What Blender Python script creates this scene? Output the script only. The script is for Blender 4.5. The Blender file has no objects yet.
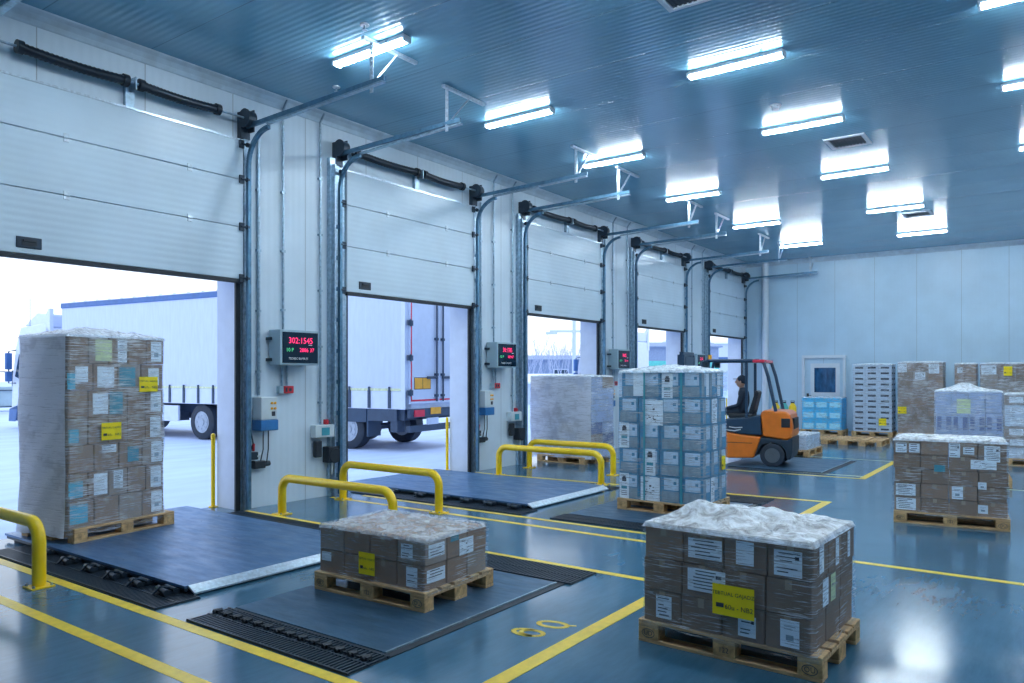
import bpy, math, random
from math import pi, sin, cos, radians as R, sqrt, atan2
from mathutils import Vector, Matrix
random.seed(7)
scn = bpy.context.scene
col = scn.collection

# ------------------------------------------------------------------ materials
def newmat(name):
    m = bpy.data.materials.new(name); m.use_nodes = True
    nt = m.node_tree; b = nt.nodes['Principled BSDF']
    return m, nt, b
def setc(s, c): s.default_value = (c[0], c[1], c[2], 1)
def node(nt, t, **kw):
    n = nt.nodes.new(t)
    for k, v in kw.items(): setattr(n, k, v)
    return n
def coords(nt, scale=(1,1,1), rot=(0,0,0)):
    tc = node(nt, 'ShaderNodeTexCoord'); mp = node(nt, 'ShaderNodeMapping')
    mp.inputs['Scale'].default_value = scale; mp.inputs['Rotation'].default_value = rot
    nt.links.new(tc.outputs['Object'], mp.inputs['Vector']); return mp.outputs['Vector']
def noise(nt, vec, scale=5, detail=4, rough=.55):
    n = node(nt, 'ShaderNodeTexNoise'); n.inputs['Scale'].default_value = scale
    n.inputs['Detail'].default_value = detail; n.inputs['Roughness'].default_value = rough
    nt.links.new(vec, n.inputs['Vector']); return n.outputs['Fac']
def ramp(nt, fac, stops):
    r = node(nt, 'ShaderNodeValToRGB'); e = r.color_ramp.elements
    while len(e) < len(stops): e.new(.5)
    for el, (p, c) in zip(e, stops):
        el.position = p; el.color = (c[0], c[1], c[2], 1) if hasattr(c, '__len__') else (c, c, c, 1)
    nt.links.new(fac, r.inputs['Fac']); return r.outputs['Color']
def bump(nt, b, h, strength=.2, dist=.01):
    n = node(nt, 'ShaderNodeBump'); n.inputs['Strength'].default_value = strength; n.inputs['Distance'].default_value = dist
    nt.links.new(h, n.inputs['Height']); nt.links.new(n.outputs['Normal'], b.inputs['Normal'])
def mat(name, c, rough=.5, metal=0, var=.12, scale=6, stretch=(1,1,1), bmp=0, spec=.5, bscale=None, coat=0):
    m, nt, b = newmat(name)
    b.inputs['Roughness'].default_value = rough; b.inputs['Metallic'].default_value = metal
    b.inputs['Specular IOR Level'].default_value = spec; b.inputs['Coat Weight'].default_value = coat
    v = coords(nt, stretch); f = noise(nt, v, scale)
    d = [max(0, x*(1-var)) for x in c]; l = [min(1, x*(1+var)) for x in c]
    nt.links.new(ramp(nt, f, [(.3, d), (.7, l)]), b.inputs['Base Color'])
    if bmp: bump(nt, b, noise(nt, v, bscale or scale*4), bmp)
    return m
def emit(name, c, s):
    m, nt, b = newmat(name); setc(b.inputs['Base Color'], c); setc(b.inputs['Emission Color'], c)
    b.inputs['Emission Strength'].default_value = s; return m
def ribbed(name, c, axis, pitch, seam, rough, depth, seamc=.55, var=.06, metal=0, spec=.5, bstr=.5):
    """metal-faced sandwich panel: fine ribs across `axis`, a darker joint every `seam` metres"""
    m, nt, b = newmat(name); b.inputs['Roughness'].default_value = rough; b.inputs['Metallic'].default_value = metal
    b.inputs['Specular IOR Level'].default_value = spec
    tc = node(nt, 'ShaderNodeTexCoord'); sp = node(nt, 'ShaderNodeSeparateXYZ'); nt.links.new(tc.outputs['Object'], sp.inputs[0])
    a = sp.outputs[axis]
    def mth(op, x, y=None):
        n = node(nt, 'ShaderNodeMath', operation=op)
        for i, q in enumerate((x, y)):
            if q is None: continue
            if isinstance(q, (int, float)): n.inputs[i].default_value = q
            else: nt.links.new(q, n.inputs[i])
        return n.outputs[0]
    rib = mth('SINE', mth('MULTIPLY', a, 2*pi/pitch))
    fr = mth('FRACT', mth('DIVIDE', mth('ADD', a, 100*seam), seam))
    js = mth('LESS_THAN', fr, .012/seam)
    f = noise(nt, coords(nt), 1.3)
    base = ramp(nt, f, [(.3, [x*(1-var) for x in c]), (.7, [min(1, x*(1+var)) for x in c])])
    mx = node(nt, 'ShaderNodeMixRGB'); nt.links.new(js, mx.inputs[0]); nt.links.new(base, mx.inputs[1])
    mx.inputs[2].default_value = (c[0]*seamc, c[1]*seamc, c[2]*seamc, 1); nt.links.new(mx.outputs[0], b.inputs['Base Color'])
    bump(nt, b, mth('SUBTRACT', rib, mth('MULTIPLY', js, 3)), bstr, depth)
    return m
M = {}
M['ceiling'] = ribbed('ceiling_panel', (.16,.40,.56), 0, .085, 1.15, .17, .0012, .6, bstr=.8, spec=.7)
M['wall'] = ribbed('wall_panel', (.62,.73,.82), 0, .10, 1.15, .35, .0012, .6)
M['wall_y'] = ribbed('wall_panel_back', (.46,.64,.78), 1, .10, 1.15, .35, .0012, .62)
M['door'] = ribbed('door_panel', (.60,.73,.83), 2, .075, 50, .33, .0010, .6)
M['cove'] = mat('cove_trim', (.50,.62,.72), .4)
M['white'] = mat('white_paint', (.62,.70,.78), .4, var=.05)
M['reveal'] = mat('white_shelter_panel', (.62,.70,.84), .5, var=.04)
M['galv'] = mat('galvanised_steel', (.34,.46,.56), .35, .8, var=.25, scale=20)
M['track'] = mat('track_steel', (.10,.22,.33), .4, .6, var=.25, scale=12)
M['trackl'] = mat('bright_zinc', (.60,.70,.78), .3, .7, var=.2, scale=30)
M['black'] = mat('black_rubber', (.012,.02,.03), .5)
M['dark'] = mat('dark_steel', (.03,.05,.075), .4, .4, bmp=.1)
M['spring'] = mat('oiled_spring_steel', (.02,.03,.045), .35, .5)
M['yellow'] = mat('yellow_powder_coat', (.98,.64,.005), .3, var=.05, coat=.3)
M['line'] = mat('yellow_floor_paint', (.86,.60,.035), .35, var=.12, scale=14)
M['pale_line'] = mat('worn_floor_paint', (.62,.68,.45), .35, var=.2, scale=14)
M['wood'] = mat('pallet_wood', (.56,.36,.18), .75, var=.35, scale=7, stretch=(6,1,6), bmp=.3)
M['wood2'] = mat('pallet_block', (.52,.33,.15), .8, var=.4, scale=24, bmp=.4)
M['carton'] = mat('brown_cardboard', (.33,.21,.14), .7, var=.14, scale=5, bmp=.05)
M['carton2'] = mat('dark_cardboard', (.26,.17,.115), .7, var=.14, scale=5, bmp=.05)
M['carton3'] = mat('greyish_cardboard', (.37,.285,.225), .7, var=.14, scale=5, bmp=.05)
M['tape'] = mat('packing_tape', (.42,.33,.24), .25, var=.08)
M['paper'] = mat('label_paper', (.86,.92,.96), .5, var=.06)
M['ylabel'] = mat('yellow_label_paper', (.95,.74,.005), .5, var=.04)
M['pyel'] = mat('pale_yellow_paper', (.72,.78,.42), .5, var=.04)
M['ink'] = mat('printed_ink', (.03,.04,.06), .5)
M['teal'] = mat('teal_print', (.05,.32,.40), .45)
M['cyan'] = mat('cyan_print', (.10,.52,.66), .45)
M['crate'] = mat('blue_case', (.07,.27,.43), .5, var=.25, scale=9)
M['crate_g'] = mat('grey_case_band', (.27,.35,.40), .5, var=.2, scale=12)
M['crate_w'] = mat('pale_case_print', (.55,.68,.78), .5, var=.1, scale=12)
M['cyan_box'] = mat('cyan_carton', (.08,.58,.88), .5, var=.12)
M['cyan_pale'] = mat('pale_cyan_print', (.45,.86,.98), .5, var=.08)
M['traywhite'] = mat('white_tray', (.60,.68,.76), .5, var=.1)
M['lav'] = mat('lavender_carton', (.42,.50,.68), .5, var=.1)
M['lavd'] = mat('blue_grey_print', (.14,.18,.34), .5)
M['orange'] = mat('orange_paint', (.78,.19,.015), .35, var=.08, coat=.3)
M['navy'] = mat('navy_paint', (.02,.055,.11), .35)
M['tyre'] = mat('tyre_rubber', (.018,.03,.05), .7, bmp=.3)
M['rim'] = mat('wheel_rim', (.36,.42,.50), .4, .6)
M['truckw'] = mat('truck_white', (.62,.70,.86), .3, var=.04, coat=.2)
M['curtain'] = mat('trailer_curtain', (.56,.64,.86), .55, var=.05, scale=2, stretch=(1,6,1), bmp=.05)
M['tblue'] = mat('trailer_blue_rail', (.05,.14,.36), .4)
M['chassis'] = mat('chassis_steel', (.05,.08,.13), .6, .2)
M['glass'] = mat('cab_glass', (.03,.06,.10), .06, var=.3)
M['red'] = mat('red_plastic', (.62,.03,.05), .4)
M['redlamp'] = mat('red_lamp_lens', (.75,.05,.09), .2)
M['amber'] = mat('amber_plate', (.9,.42,.03), .4)
M['boxgrey'] = mat('enclosure_grey', (.36,.50,.58), .4, var=.05)
M['boxlight'] = mat('enclosure_light', (.60,.68,.72), .4, var=.05)
M['boxblue'] = mat('enclosure_blue', (.03,.17,.42), .4)
M['boxgrey2'] = mat('dark_rim', (.09,.12,.15), .5)
M['screen'] = mat('dark_display_glass', (.006,.022,.045), .12)
M['led_red'] = emit('led_red', (1,.03,.16), 1.1)
M['led_green'] = emit('led_green', (.1,.8,.3), .4)
M['led_white'] = mat('printed_white', (.75,.82,.86), .5)
M['tube'] = emit('lamp_diffuser', (.80,.915,1.0), 70)
M['cloth'] = mat('dark_work_clothes', (.015,.03,.055), .85, bmp=.2)
M['skin'] = mat('skin', (.55,.32,.24), .55)
M['hair'] = mat('dark_hair', (.04,.03,.03), .6)
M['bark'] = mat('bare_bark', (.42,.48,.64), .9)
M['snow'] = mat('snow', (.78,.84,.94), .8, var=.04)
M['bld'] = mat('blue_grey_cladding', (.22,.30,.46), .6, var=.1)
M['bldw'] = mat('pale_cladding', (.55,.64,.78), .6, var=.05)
M['green'] = mat('green_cladding', (.10,.52,.50), .5)
M['lever'] = mat('lever_white', (.60,.66,.70), .3)
M['winblue'] = mat('blue_window_glass', (.02,.09,.20), .08, var=.5, scale=3, stretch=(1,3,1))
M['platform'] = None
def steel_plate(name, c1, c2, rough):
    m, nt, b = newmat(name); b.inputs['Metallic'].default_value = .35
    f = noise(nt, coords(nt, (6,1,1)), 2.2, 8, .65)
    nt.links.new(ramp(nt, f, [(.3, c1), (.72, c2)]), b.inputs['Base Color'])
    f2 = noise(nt, coords(nt, (3,1,1)), 3, 6, .7)
    nt.links.new(ramp(nt, f2, [(.3, rough-.1), (.7, rough+.15)]), b.inputs['Roughness'])
    bump(nt, b, noise(nt, coords(nt), 60, 3), .08, .003); return m
M['platform'] = steel_plate('platform_steel', (.03,.085,.15), (.075,.165,.27), .38)
M['plate'] = steel_plate('dock_plate_steel', (.05,.13,.27), (.12,.25,.46), .36)
def floor_mat():
    m, nt, b = newmat('epoxy_floor')
    f = noise(nt, coords(nt), .9, 6, .6); f2 = noise(nt, coords(nt, (1,5,1), (0,0,.3)), 3.2, 6, .7)
    mx = node(nt, 'ShaderNodeMixRGB', blend_type='MULTIPLY'); mx.inputs[0].default_value = 1
    nt.links.new(ramp(nt, f, [(.3, (.04,.13,.215)), (.7, (.06,.17,.27))]), mx.inputs[1])
    nt.links.new(ramp(nt, f2, [(.25, .78), (.6, 1.0)]), mx.inputs[2]); nt.links.new(mx.outputs[0], b.inputs['Base Color'])
    nt.links.new(ramp(nt, noise(nt, coords(nt), 1.5, 3, .5), [(.3, .10), (.7, .20)]), b.inputs['Roughness'])
    b.inputs['Specular IOR Level'].default_value = .85
    bump(nt, b, noise(nt, coords(nt), 1.2, 2), .02, .01); return m
M['floor'] = floor_mat()
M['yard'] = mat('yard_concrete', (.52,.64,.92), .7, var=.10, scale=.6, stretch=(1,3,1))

def wrap_mat(name, dens, tilt=.08, thr=.52, colr=(.86,.92,1.0), bd=.01):
    """clear stretch film: see-through, with whitish stretched streaks"""
    m = bpy.data.materials.new(name); m.use_nodes = True; nt = m.node_tree; nt.nodes.clear()
    out = node(nt, 'ShaderNodeOutputMaterial'); mix = node(nt, 'ShaderNodeMixShader'); tr = node(nt, 'ShaderNodeBsdfTransparent')
    tr.inputs[0].default_value = (.90,.95,1,1)
    p = node(nt, 'ShaderNodeBsdfPrincipled'); p.inputs['Base Color'].default_value = (*colr, 1); p.inputs['Roughness'].default_value = .28
    s1 = noise(nt, coords(nt, (1.2,1.2,30), (tilt,tilt,0)), 2.2, 5, .7)
    s3 = noise(nt, coords(nt, (2.5,2.5,75), (-tilt*1.5,tilt,0)), 2.0, 3, .6)
    s2 = noise(nt, coords(nt), 3.0, 3, .6)
    a = ramp(nt, s1, [(thr, .0), (thr+.10, .8)]); a3 = ramp(nt, s3, [(thr+.02, .0), (thr+.09, .9)]); bb = ramp(nt, s2, [(.38, .12), (.62, 1.0)])
    mm = node(nt, 'ShaderNodeMath', operation='MAXIMUM'); nt.links.new(a, mm.inputs[0]); nt.links.new(a3, mm.inputs[1])
    mu = node(nt, 'ShaderNodeMath', operation='MULTIPLY'); nt.links.new(mm.outputs[0], mu.inputs[0]); nt.links.new(bb, mu.inputs[1])
    ad = node(nt, 'ShaderNodeMath', operation='MULTIPLY_ADD', use_clamp=True); nt.links.new(mu.outputs[0], ad.inputs[0]); ad.inputs[1].default_value = .8; ad.inputs[2].default_value = dens
    tl = node(nt, 'ShaderNodeBsdfTranslucent'); tl.inputs[0].default_value = (*colr, 1); m2 = node(nt, 'ShaderNodeMixShader'); m2.inputs[0].default_value = .3
    nt.links.new(p.outputs[0], m2.inputs[1]); nt.links.new(tl.outputs[0], m2.inputs[2])
    nt.links.new(ad.outputs[0], mix.inputs[0]); nt.links.new(tr.outputs[0], mix.inputs[1]); nt.links.new(m2.outputs[0], mix.inputs[2])
    bu = node(nt, 'ShaderNodeBump'); bu.inputs['Strength'].default_value = .6; bu.inputs['Distance'].default_value = bd
    nt.links.new(s1, bu.inputs['Height']); nt.links.new(bu.outputs['Normal'], p.inputs['Normal'])
    nt.links.new(mix.outputs[0], out.inputs['Surface']); return m
def crumple_mat(name, lo, hi, scale=7):
    m = bpy.data.materials.new(name); m.use_nodes = True; nt = m.node_tree; nt.nodes.clear()
    out = node(nt, 'ShaderNodeOutputMaterial'); mix = node(nt, 'ShaderNodeMixShader'); tr = node(nt, 'ShaderNodeBsdfTransparent')
    p = node(nt, 'ShaderNodeBsdfPrincipled'); p.inputs['Base Color'].default_value = (.84,.91,.97,1); p.inputs['Roughness'].default_value = .25
    n1 = node(nt, 'ShaderNodeTexNoise'); n1.inputs['Scale'].default_value = scale; n1.inputs['Detail'].default_value = 8; n1.inputs['Roughness'].default_value = .7; n1.inputs['Distortion'].default_value = 1.6
    nt.links.new(coords(nt), n1.inputs['Vector'])
    nt.links.new(ramp(nt, n1.outputs['Fac'], [(.36, lo), (.58, hi)]), mix.inputs[0])
    bu = node(nt, 'ShaderNodeBump'); bu.inputs['Strength'].default_value = .9; bu.inputs['Distance'].default_value = .02
    nt.links.new(n1.outputs['Fac'], bu.inputs['Height']); nt.links.new(bu.outputs['Normal'], p.inputs['Normal'])
    nt.links.new(tr.outputs[0], mix.inputs[1]); nt.links.new(p.outputs[0], mix.inputs[2]); nt.links.new(mix.outputs[0], out.inputs['Surface']); return m
M['wrap'] = wrap_mat('stretch_film', .05, thr=.54)
M['wrap_mid'] = wrap_mat('stretch_film_layers', .14, thr=.51)
M['wrap_daylit'] = wrap_mat('stretch_film_daylight_glare', .74, thr=.42, colr=(.94,.96,1.0), bd=.035)  # dense white film colour stands in for daylight glare on one side
M['wrap_torn_daylit'] = wrap_mat('torn_film_daylight_glare', .6, thr=.45, colr=(.88,.92,1.0))  # torn film whose whiteness on the lit side is painted daylight
M['top'] = crumple_mat('crumpled_film', .35, .95)
M['top_light'] = crumple_mat('crumpled_film_thin', .06, .55)

# ------------------------------------------------------------------ mesh builder
class MB:
    def __init__(s): s.v = []; s.f = []; s.m = []; s.xf = None
    def add(s, vs, fs, m=0):
        o = len(s.v)
        if s.xf is not None: vs = [s.xf @ Vector(v) for v in vs]
        s.v += [tuple(v) for v in vs]; s.f += [tuple(i+o for i in f) for f in fs]; s.m += [m]*len(fs); return s
    def box(s, x0, x1, y0, y1, z0, z1, m=0):
        return s.add([(x0,y0,z0),(x1,y0,z0),(x1,y1,z0),(x0,y1,z0),(x0,y0,z1),(x1,y0,z1),(x1,y1,z1),(x0,y1,z1)],
            [(0,3,2,1),(4,5,6,7),(0,1,5,4),(1,2,6,5),(2,3,7,6),(3,0,4,7)], m)
    def beam(s, a, b, w, h, m=0, up=(0,0,1)):
        a, b = Vector(a), Vector(b); d = (b-a).normalized(); u = Vector(up)
        if abs(d.dot(u)) > .98: u = Vector((1,0,0))
        sx = d.cross(u).normalized(); sz = sx.cross(d).normalized(); vs = []
        for p in (a, b):
            for i, j in ((-1,-1),(1,-1),(1,1),(-1,1)): vs.append(p + sx*i*w/2 + sz*j*h/2)
        return s.add(vs, [(0,1,2,3),(7,6,5,4),(0,4,5,1),(1,5,6,2),(2,6,7,3),(3,7,4,0)], m)
    def prism(s, prof, axis, a, b, m=0):
        """extrude a 2-D outline along an axis; outline axes are the other two in order"""
        n = len(prof); vs = []
        for t in (a, b):
            for p, q in prof: vs.append({0:(t,p,q), 1:(p,t,q), 2:(p,q,t)}[axis])
        fs = [tuple(range(n)), tuple(reversed(range(n, 2*n)))] + [(i, i+n, (i+1)%n+n, (i+1)%n) for i in range(n)]
        return s.add(vs, fs, m)
    def cyl(s, a, b, r, n=16, m=0, r2=None):
        return s.tube([a, b], [r, r if r2 is None else r2], n, m)
    def tube(s, pts, r, n=10, m=0):
        pts = [Vector(p) for p in pts]; k = len(pts); rs = r if hasattr(r, '__len__') else [r]*k
        vs = []; ref = None
        for i, p in enumerate(pts):
            d = (pts[min(i+1, k-1)] - pts[max(i-1, 0)]).normalized()
            if ref is None: ref = Vector((0,0,1)) if abs(d.z) < .9 else Vector((1,0,0))
            sx = (ref - d*ref.dot(d)).normalized(); ref = sx; sy = d.cross(sx)
            for j in range(n):
                t = 2*pi*j/n; vs.append(p + (sx*cos(t) + sy*sin(t))*rs[i])
        fs = [tuple(reversed(range(n))), tuple(range((k-1)*n, k*n))]
        for i in range(k-1):
            for j in range(n): a = i*n+j; b = i*n+(j+1)%n; fs.append((a, b, b+n, a+n))
        return s.add(vs, fs, m)
    def ball(s, c, r, m=0, n=12, sc=(1,1,1)):
        vs = []; h = n//2
        for i in range(h+1):
            ph = pi*i/h
            for j in range(n):
                t = 2*pi*j/n; vs.append((c[0]+r*sc[0]*sin(ph)*cos(t), c[1]+r*sc[1]*sin(ph)*sin(t), c[2]+r*sc[2]*cos(ph)))
        fs = [(i*n+j, (i+1)*n+j, (i+1)*n+(j+1)%n, i*n+(j+1)%n) for i in range(h) for j in range(n)]
        return s.add(vs, fs, m)
    def build(s, name, mats, parent=None, smooth=False, bevel=0, loc=(0,0,0), rz=0, seg=2):
        me = bpy.data.meshes.new(name); me.from_pydata(s.v, [], s.f)
        for m in (mats if isinstance(mats, (list, tuple)) else [mats]): me.materials.append(M[m] if isinstance(m, str) else m)
        me.polygons.foreach_set('material_index', s.m)
        if smooth: me.polygons.foreach_set('use_smooth', [True]*len(me.polygons))
        me.validate(); me.update()
        if smooth:
            try: me.set_sharp_from_angle(angle=R(38))
            except Exception: pass
        return link(name, me, parent, loc, rz, bevel, seg)
def link(name, me, parent=None, loc=(0,0,0), rz=0, bevel=0, seg=2):
    o = bpy.data.objects.new(name, me); col.objects.link(o); o.location = loc; o.rotation_euler = (0,0,rz)
    if parent: o.parent = parent
    if bevel:
        b = o.modifiers.new('bevel', 'BEVEL'); b.width = bevel; b.segments = seg; b.limit_method = 'ANGLE'; b.angle_limit = R(40)
    return o
def empty(name, loc=(0,0,0), rz=0, parent=None):
    o = bpy.data.objects.new(name, None); col.objects.link(o); o.location = loc; o.rotation_euler = (0,0,rz); o.empty_display_size = .1
    if parent: o.parent = parent
    return o
def tag(o, label, cat, group=None, kind=None):
    o['label'] = label; o['category'] = cat
    if group: o['group'] = group
    if kind: o['kind'] = kind
    return o
def struct(o): o['kind'] = 'structure'; return o
def copy_tree(o, parent=None):
    c = o.copy(); col.objects.link(c); c.parent = parent
    for ch in list(o.children): copy_tree(ch, c)
    return c
_txt = {}
def text_geo(t):
    if t not in _txt:
        cu = bpy.data.curves.new('t', 'FONT'); cu.body = t; cu.size = 1; cu.align_x = 'CENTER'; cu.align_y = 'CENTER'; cu.resolution_u = 2
        o = bpy.data.objects.new('t', cu); col.objects.link(o); bpy.context.view_layer.update()
        me = o.to_mesh(); _txt[t] = ([v.co.copy() for v in me.vertices], [tuple(p.vertices) for p in me.polygons])
        o.to_mesh_clear(); bpy.data.objects.remove(o); bpy.data.curves.remove(cu)
    return _txt[t]
def text(mb, t, origin, ax, ay, size, m=0, thick=None, wscale=1):
    """flat lettering: origin = centre, ax = reading direction, ay = up direction"""
    vs, fs = text_geo(t); o = Vector(origin); ax = Vector(ax); ay = Vector(ay)
    mb.add([o + ax*v.x*size*wscale + ay*v.y*size for v in vs], fs, m)

# ------------------------------------------------------------------ layout
WY = 8.6; BX = 25.3; CZ = 5.5; DZ = 2.93; DT = 4.76
DL = [2.85, 7.58, 12.27, 17.06, 21.85]; DR = [5.87, 10.60, 15.26, 20.00, 24.95]
ordn = ['first', 'second', 'third', 'fourth', 'fifth', 'sixth', 'seventh', 'eighth', 'ninth', 'tenth', 'eleventh', 'twelfth']

# ------------------------------------------------------------------ setting
struct(MB().box(-6, BX+.2, -8, WY+.52, -.3, 0).build('floor', 'floor'))
struct(MB().box(-60, 160, WY+.52, 220, -.34, -.02).build('yard_ground', 'yard'))
struct(MB().box(-6, BX+.2, -8, WY+.3, CZ, CZ+.3).build('ceiling', 'ceiling'))
w = MB(); xs = [-6]
for a, b in zip(DL, DR): xs += [a+.05, b-.03]
xs.append(BX+.2)
for i in range(0, len(xs), 2): w.box(xs[i], xs[i+1], WY, WY+.3, 0, 3.2)
w.box(-6, BX+.2, WY, WY+.3, 3.2, CZ+.3)
struct(w.build('wall_dock', 'wall'))
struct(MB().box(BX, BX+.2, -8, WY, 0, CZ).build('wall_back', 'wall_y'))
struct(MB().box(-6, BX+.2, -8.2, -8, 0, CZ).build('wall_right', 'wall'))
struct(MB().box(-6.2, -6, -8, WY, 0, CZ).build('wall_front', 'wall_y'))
def cove(mb, axis, a, b, p, sgn):
    prof = [(p, CZ-.15), (p, CZ), (p-sgn*.15, CZ)]
    for k in range(1, 6): t = k/6*pi/2; prof.append((p-sgn*.15*(1-sin(t))-sgn*.0, CZ-.15*(1-cos(t)) - .0))
    prof = [(p, CZ-.14), (p, CZ), (p-sgn*.14, CZ), (p-sgn*.13, CZ-.015), (p-sgn*.085, CZ-.04), (p-sgn*.04, CZ-.085), (p-sgn*.015, CZ-.13)]
    mb.prism(prof, axis, a, b)
c = MB(); cove(c, 0, -6, BX, WY, 1); struct(c.build('trim_1', 'cove'))
c = MB(); cove(c, 1, -8, WY, BX, 1); struct(c.build('trim_2', 'cove'))

# ------------------------------------------------------------------ sectional doors
def roller_bracket(x, z, s):
    b = MB(); b.box(x-.05*s-.03, x-.05*s+.03, 8.475, 8.505, z-.05, z+.05); b.cyl((x-.07*s, 8.47, z), (x+.045*s, 8.47, z), .013, 8)
    b.cyl((x+.01*s, 8.47, z), (x+.04*s, 8.47, z), .03, 12); return b
seams = [2.98, 3.65, 4.26, DT]
for i in range(5):
    a, b = DL[i], DR[i]; y0, y1 = 8.515, 8.57
    d = empty('door_%d' % (i+1), ((a+b)/2, WY, 0)); struct(d); off = (-(a+b)/2, -WY, 0)
    def P(mb, name, m, par=d, **k):
        o = mb.build(name, m, par, **k)
        o.location = off if par is d else (0,0,0); return o
    for k in range(3):
        s = P(MB().box(a+.02, b-.02, y0, y1, seams[k]+.004, seams[k+1]-.004), 'door_section', 'door', bevel=.006)
        if k:
            for hx in (a+.86, b-.76):
                h = MB(); h.box(hx-.028, hx+.028, y0-.008, y0, seams[k]-.045, seams[k]+.045); h.cyl((hx-.03, y0-.008, seams[k]), (hx+.03, y0-.008, seams[k]), .010, 8)
                P(h, 'hinge', 'trackl', s)
    P(MB().box(a+.02, b-.02, y0-.004, y1+.004, DZ, DZ+.052), 'bottom_seal', 'black', bevel=.006)
    P(MB().box(a+.02, b-.02, y0-.006, y0+.02, DT-.004, DT+.02), 'top_rail', 'trackl')
    hx = a+.37 if i else 3.35
    h = MB(); h.box(hx-.12, hx+.12, y0-.014, y0+.001, 3.04, 3.155); hd = P(h, 'pull_handle', 'dark', bevel=.01)
    P(MB().box(hx-.07, hx+.07, y0-.018, y0-.006, 3.065, 3.13).box(hx-.06, hx+.06, y0-.03, y0-.018, 3.105, 3.125), 'grip', 'black', hd)
    for s, x in ((-1, a), (1, b)):
        x = x + .01 if s > 0 else x - .13
        yend = 6.0 if (i == 0 and s > 0) else 6.2
        # vertical guide: angle + C rail, curving into the room at the top
        t = MB(); t.box(x-.012*s, x+.06*s, 8.53, 8.60, 0, 4.90) if s > 0 else t.box(x-.16, x+.03, 8.53, 8.60, 0, 4.90).box(x+.05, x+.17, 8.55, 8.60, 0, 4.90).box(x-.12, x-.09, 8.47, 8.53, 0, 4.80)
        P(t, 'wall_angle', 'galv', bevel=.003)
        t = MB(); t.beam((x+.02*s, 8.47, .02), (x+.02*s, 8.47, 4.45), .05, .045)
        for zz in [k*.45+.3 for k in range(9)]: t.beam((x+.035*s, 8.50, zz-.03), (x+.035*s, 8.50, zz+.03), .03, .05)
        arc = [(x+.02*s, 8.47-.42*(1-cos(q)), 4.45+.42*sin(q)) for q in [k*pi/2/9 for k in range(10)]]
        for p, q in zip(arc, arc[1:]): t.beam(p, q, .05, .045, up=(1,0,0))
        P(t, 'vertical_track', 'track')
        t = MB(); t.beam((x+.02*s, 8.50, 4.96), (x+.02*s, yend, 5.01), .035, .055); t.beam((x, 8.05, 4.905), (x, yend, 4.965), .06, .018, 1)
        P(t, 'horizontal_track', ['track', 'galv'])
        t = MB(); yh = yend+.22
        t.beam((x+.03*s, yh, 4.90), (x+.03*s, yh, CZ-.02), .05, .006); t.beam((x-.1, yh, CZ-.03), (x+.75, yh, CZ-.03), .05, .035)
        t.beam((x+.03*s, yh, 4.98), (x+.42, yh, CZ-.05), .04, .005)
        for q in range(9): t.box(x+.03*s-.018, x+.03*s+.018, yh-.012, yh+.012, 4.97+q*.055, 4.985+q*.055)
        P(t, 'hanger_bracket', 'trackl')
        t = MB(); t.cyl((x-.06, 8.45, 5.04), (x+.06, 8.45, 5.04), .105, 20); t.cyl((x-.07, 8.45, 5.04), (x-.05, 8.45, 5.04), .12, 20)
        t.box(x+.045, x+.06, 8.40, 8.60, 4.88, 5.16); t.box(x-.06, x+.075, 8.52, 8.60, 4.80, 5.14)
        P(t, 'cable_drum', 'dark')
        for zz in (DZ+.06, 3.65, 4.26, DT-.05): P(roller_bracket(x-.02*s, zz, s), 'roller', 'dark')
    P(MB().cyl((a-.05, 8.45, 5.04), (b+.05, 8.45, 5.04), .014, 10), 'torsion_shaft', 'galv')
    for s0, s1 in ((a+.38 if i == 0 else a+.12, a+1.46), (a+1.62, b-.42)):
        n = 46; t = MB(); pts = []; rr = []
        for k in range(n+1):
            u = k/n; pts.append((s0+(s1-s0)*u, 8.45, 5.04 - .02*sin(pi*u))); rr.append(.048+.007*(k % 2))
        t.tube(pts, rr, 14); t.cyl((s0-.02, 8.45, 5.04), (s0+.04, 8.45, 5.04), .068, 14); t.cyl((s1-.04, 8.45, 5.04), (s1+.02, 8.45, 5.04), .068, 14)
        P(t, 'torsion_spring', 'spring', smooth=True)
    cx = a+1.55; P(MB().box(cx-.05, cx+.05, 8.54, 8.60, 4.72, 5.10).box(cx-.008, cx+.008, 8.40, 8.57, 4.96, 5.10), 'center_bracket', 'galv')
# dock shelter: white returns outside each opening, steel header outside, yellow guide post
for i in range(5):
    a, b = DL[i], DR[i]
    r = MB().box(b-.03, b+.35, WY+.30, WY+.47, 0, 3.3).box(a-.35, a+.05, WY+.30, WY+.47, 0, 3.3).box(a-.35, b+.35, WY+.30, WY+.47, 3.1, 3.6)
    r.box(b-.035, b-.03, WY+.0, WY+.47, 0, 3.2).box(a+.05, a+.055, WY, WY+.47, 0, 3.2)
    struct(r.build('trim_%d' % (i+3), 'reveal'))
    j = MB().box(b-.09, b-.02, 8.575, 8.605, 0, 2.95).box(a+.02, a+.09, 8.575, 8.605, 0, 2.95)
    struct(j.build('trim_%d' % (i+9), 'black'))
    g = MB(); g.cyl((b-.075, WY+.50, 0), (b-.075, WY+.50, .95), .028, 12); g.ball((b-.075, WY+.50, .95), .028); g.cyl((b-.075, WY+.50, 0), (b-.075, WY+.50, .012), .06, 12)
    tag(g.build('guide_post', 'yellow', smooth=True), 'thin yellow guide post outside the right edge of the %s doorway' % ordn[i], 'post')

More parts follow.
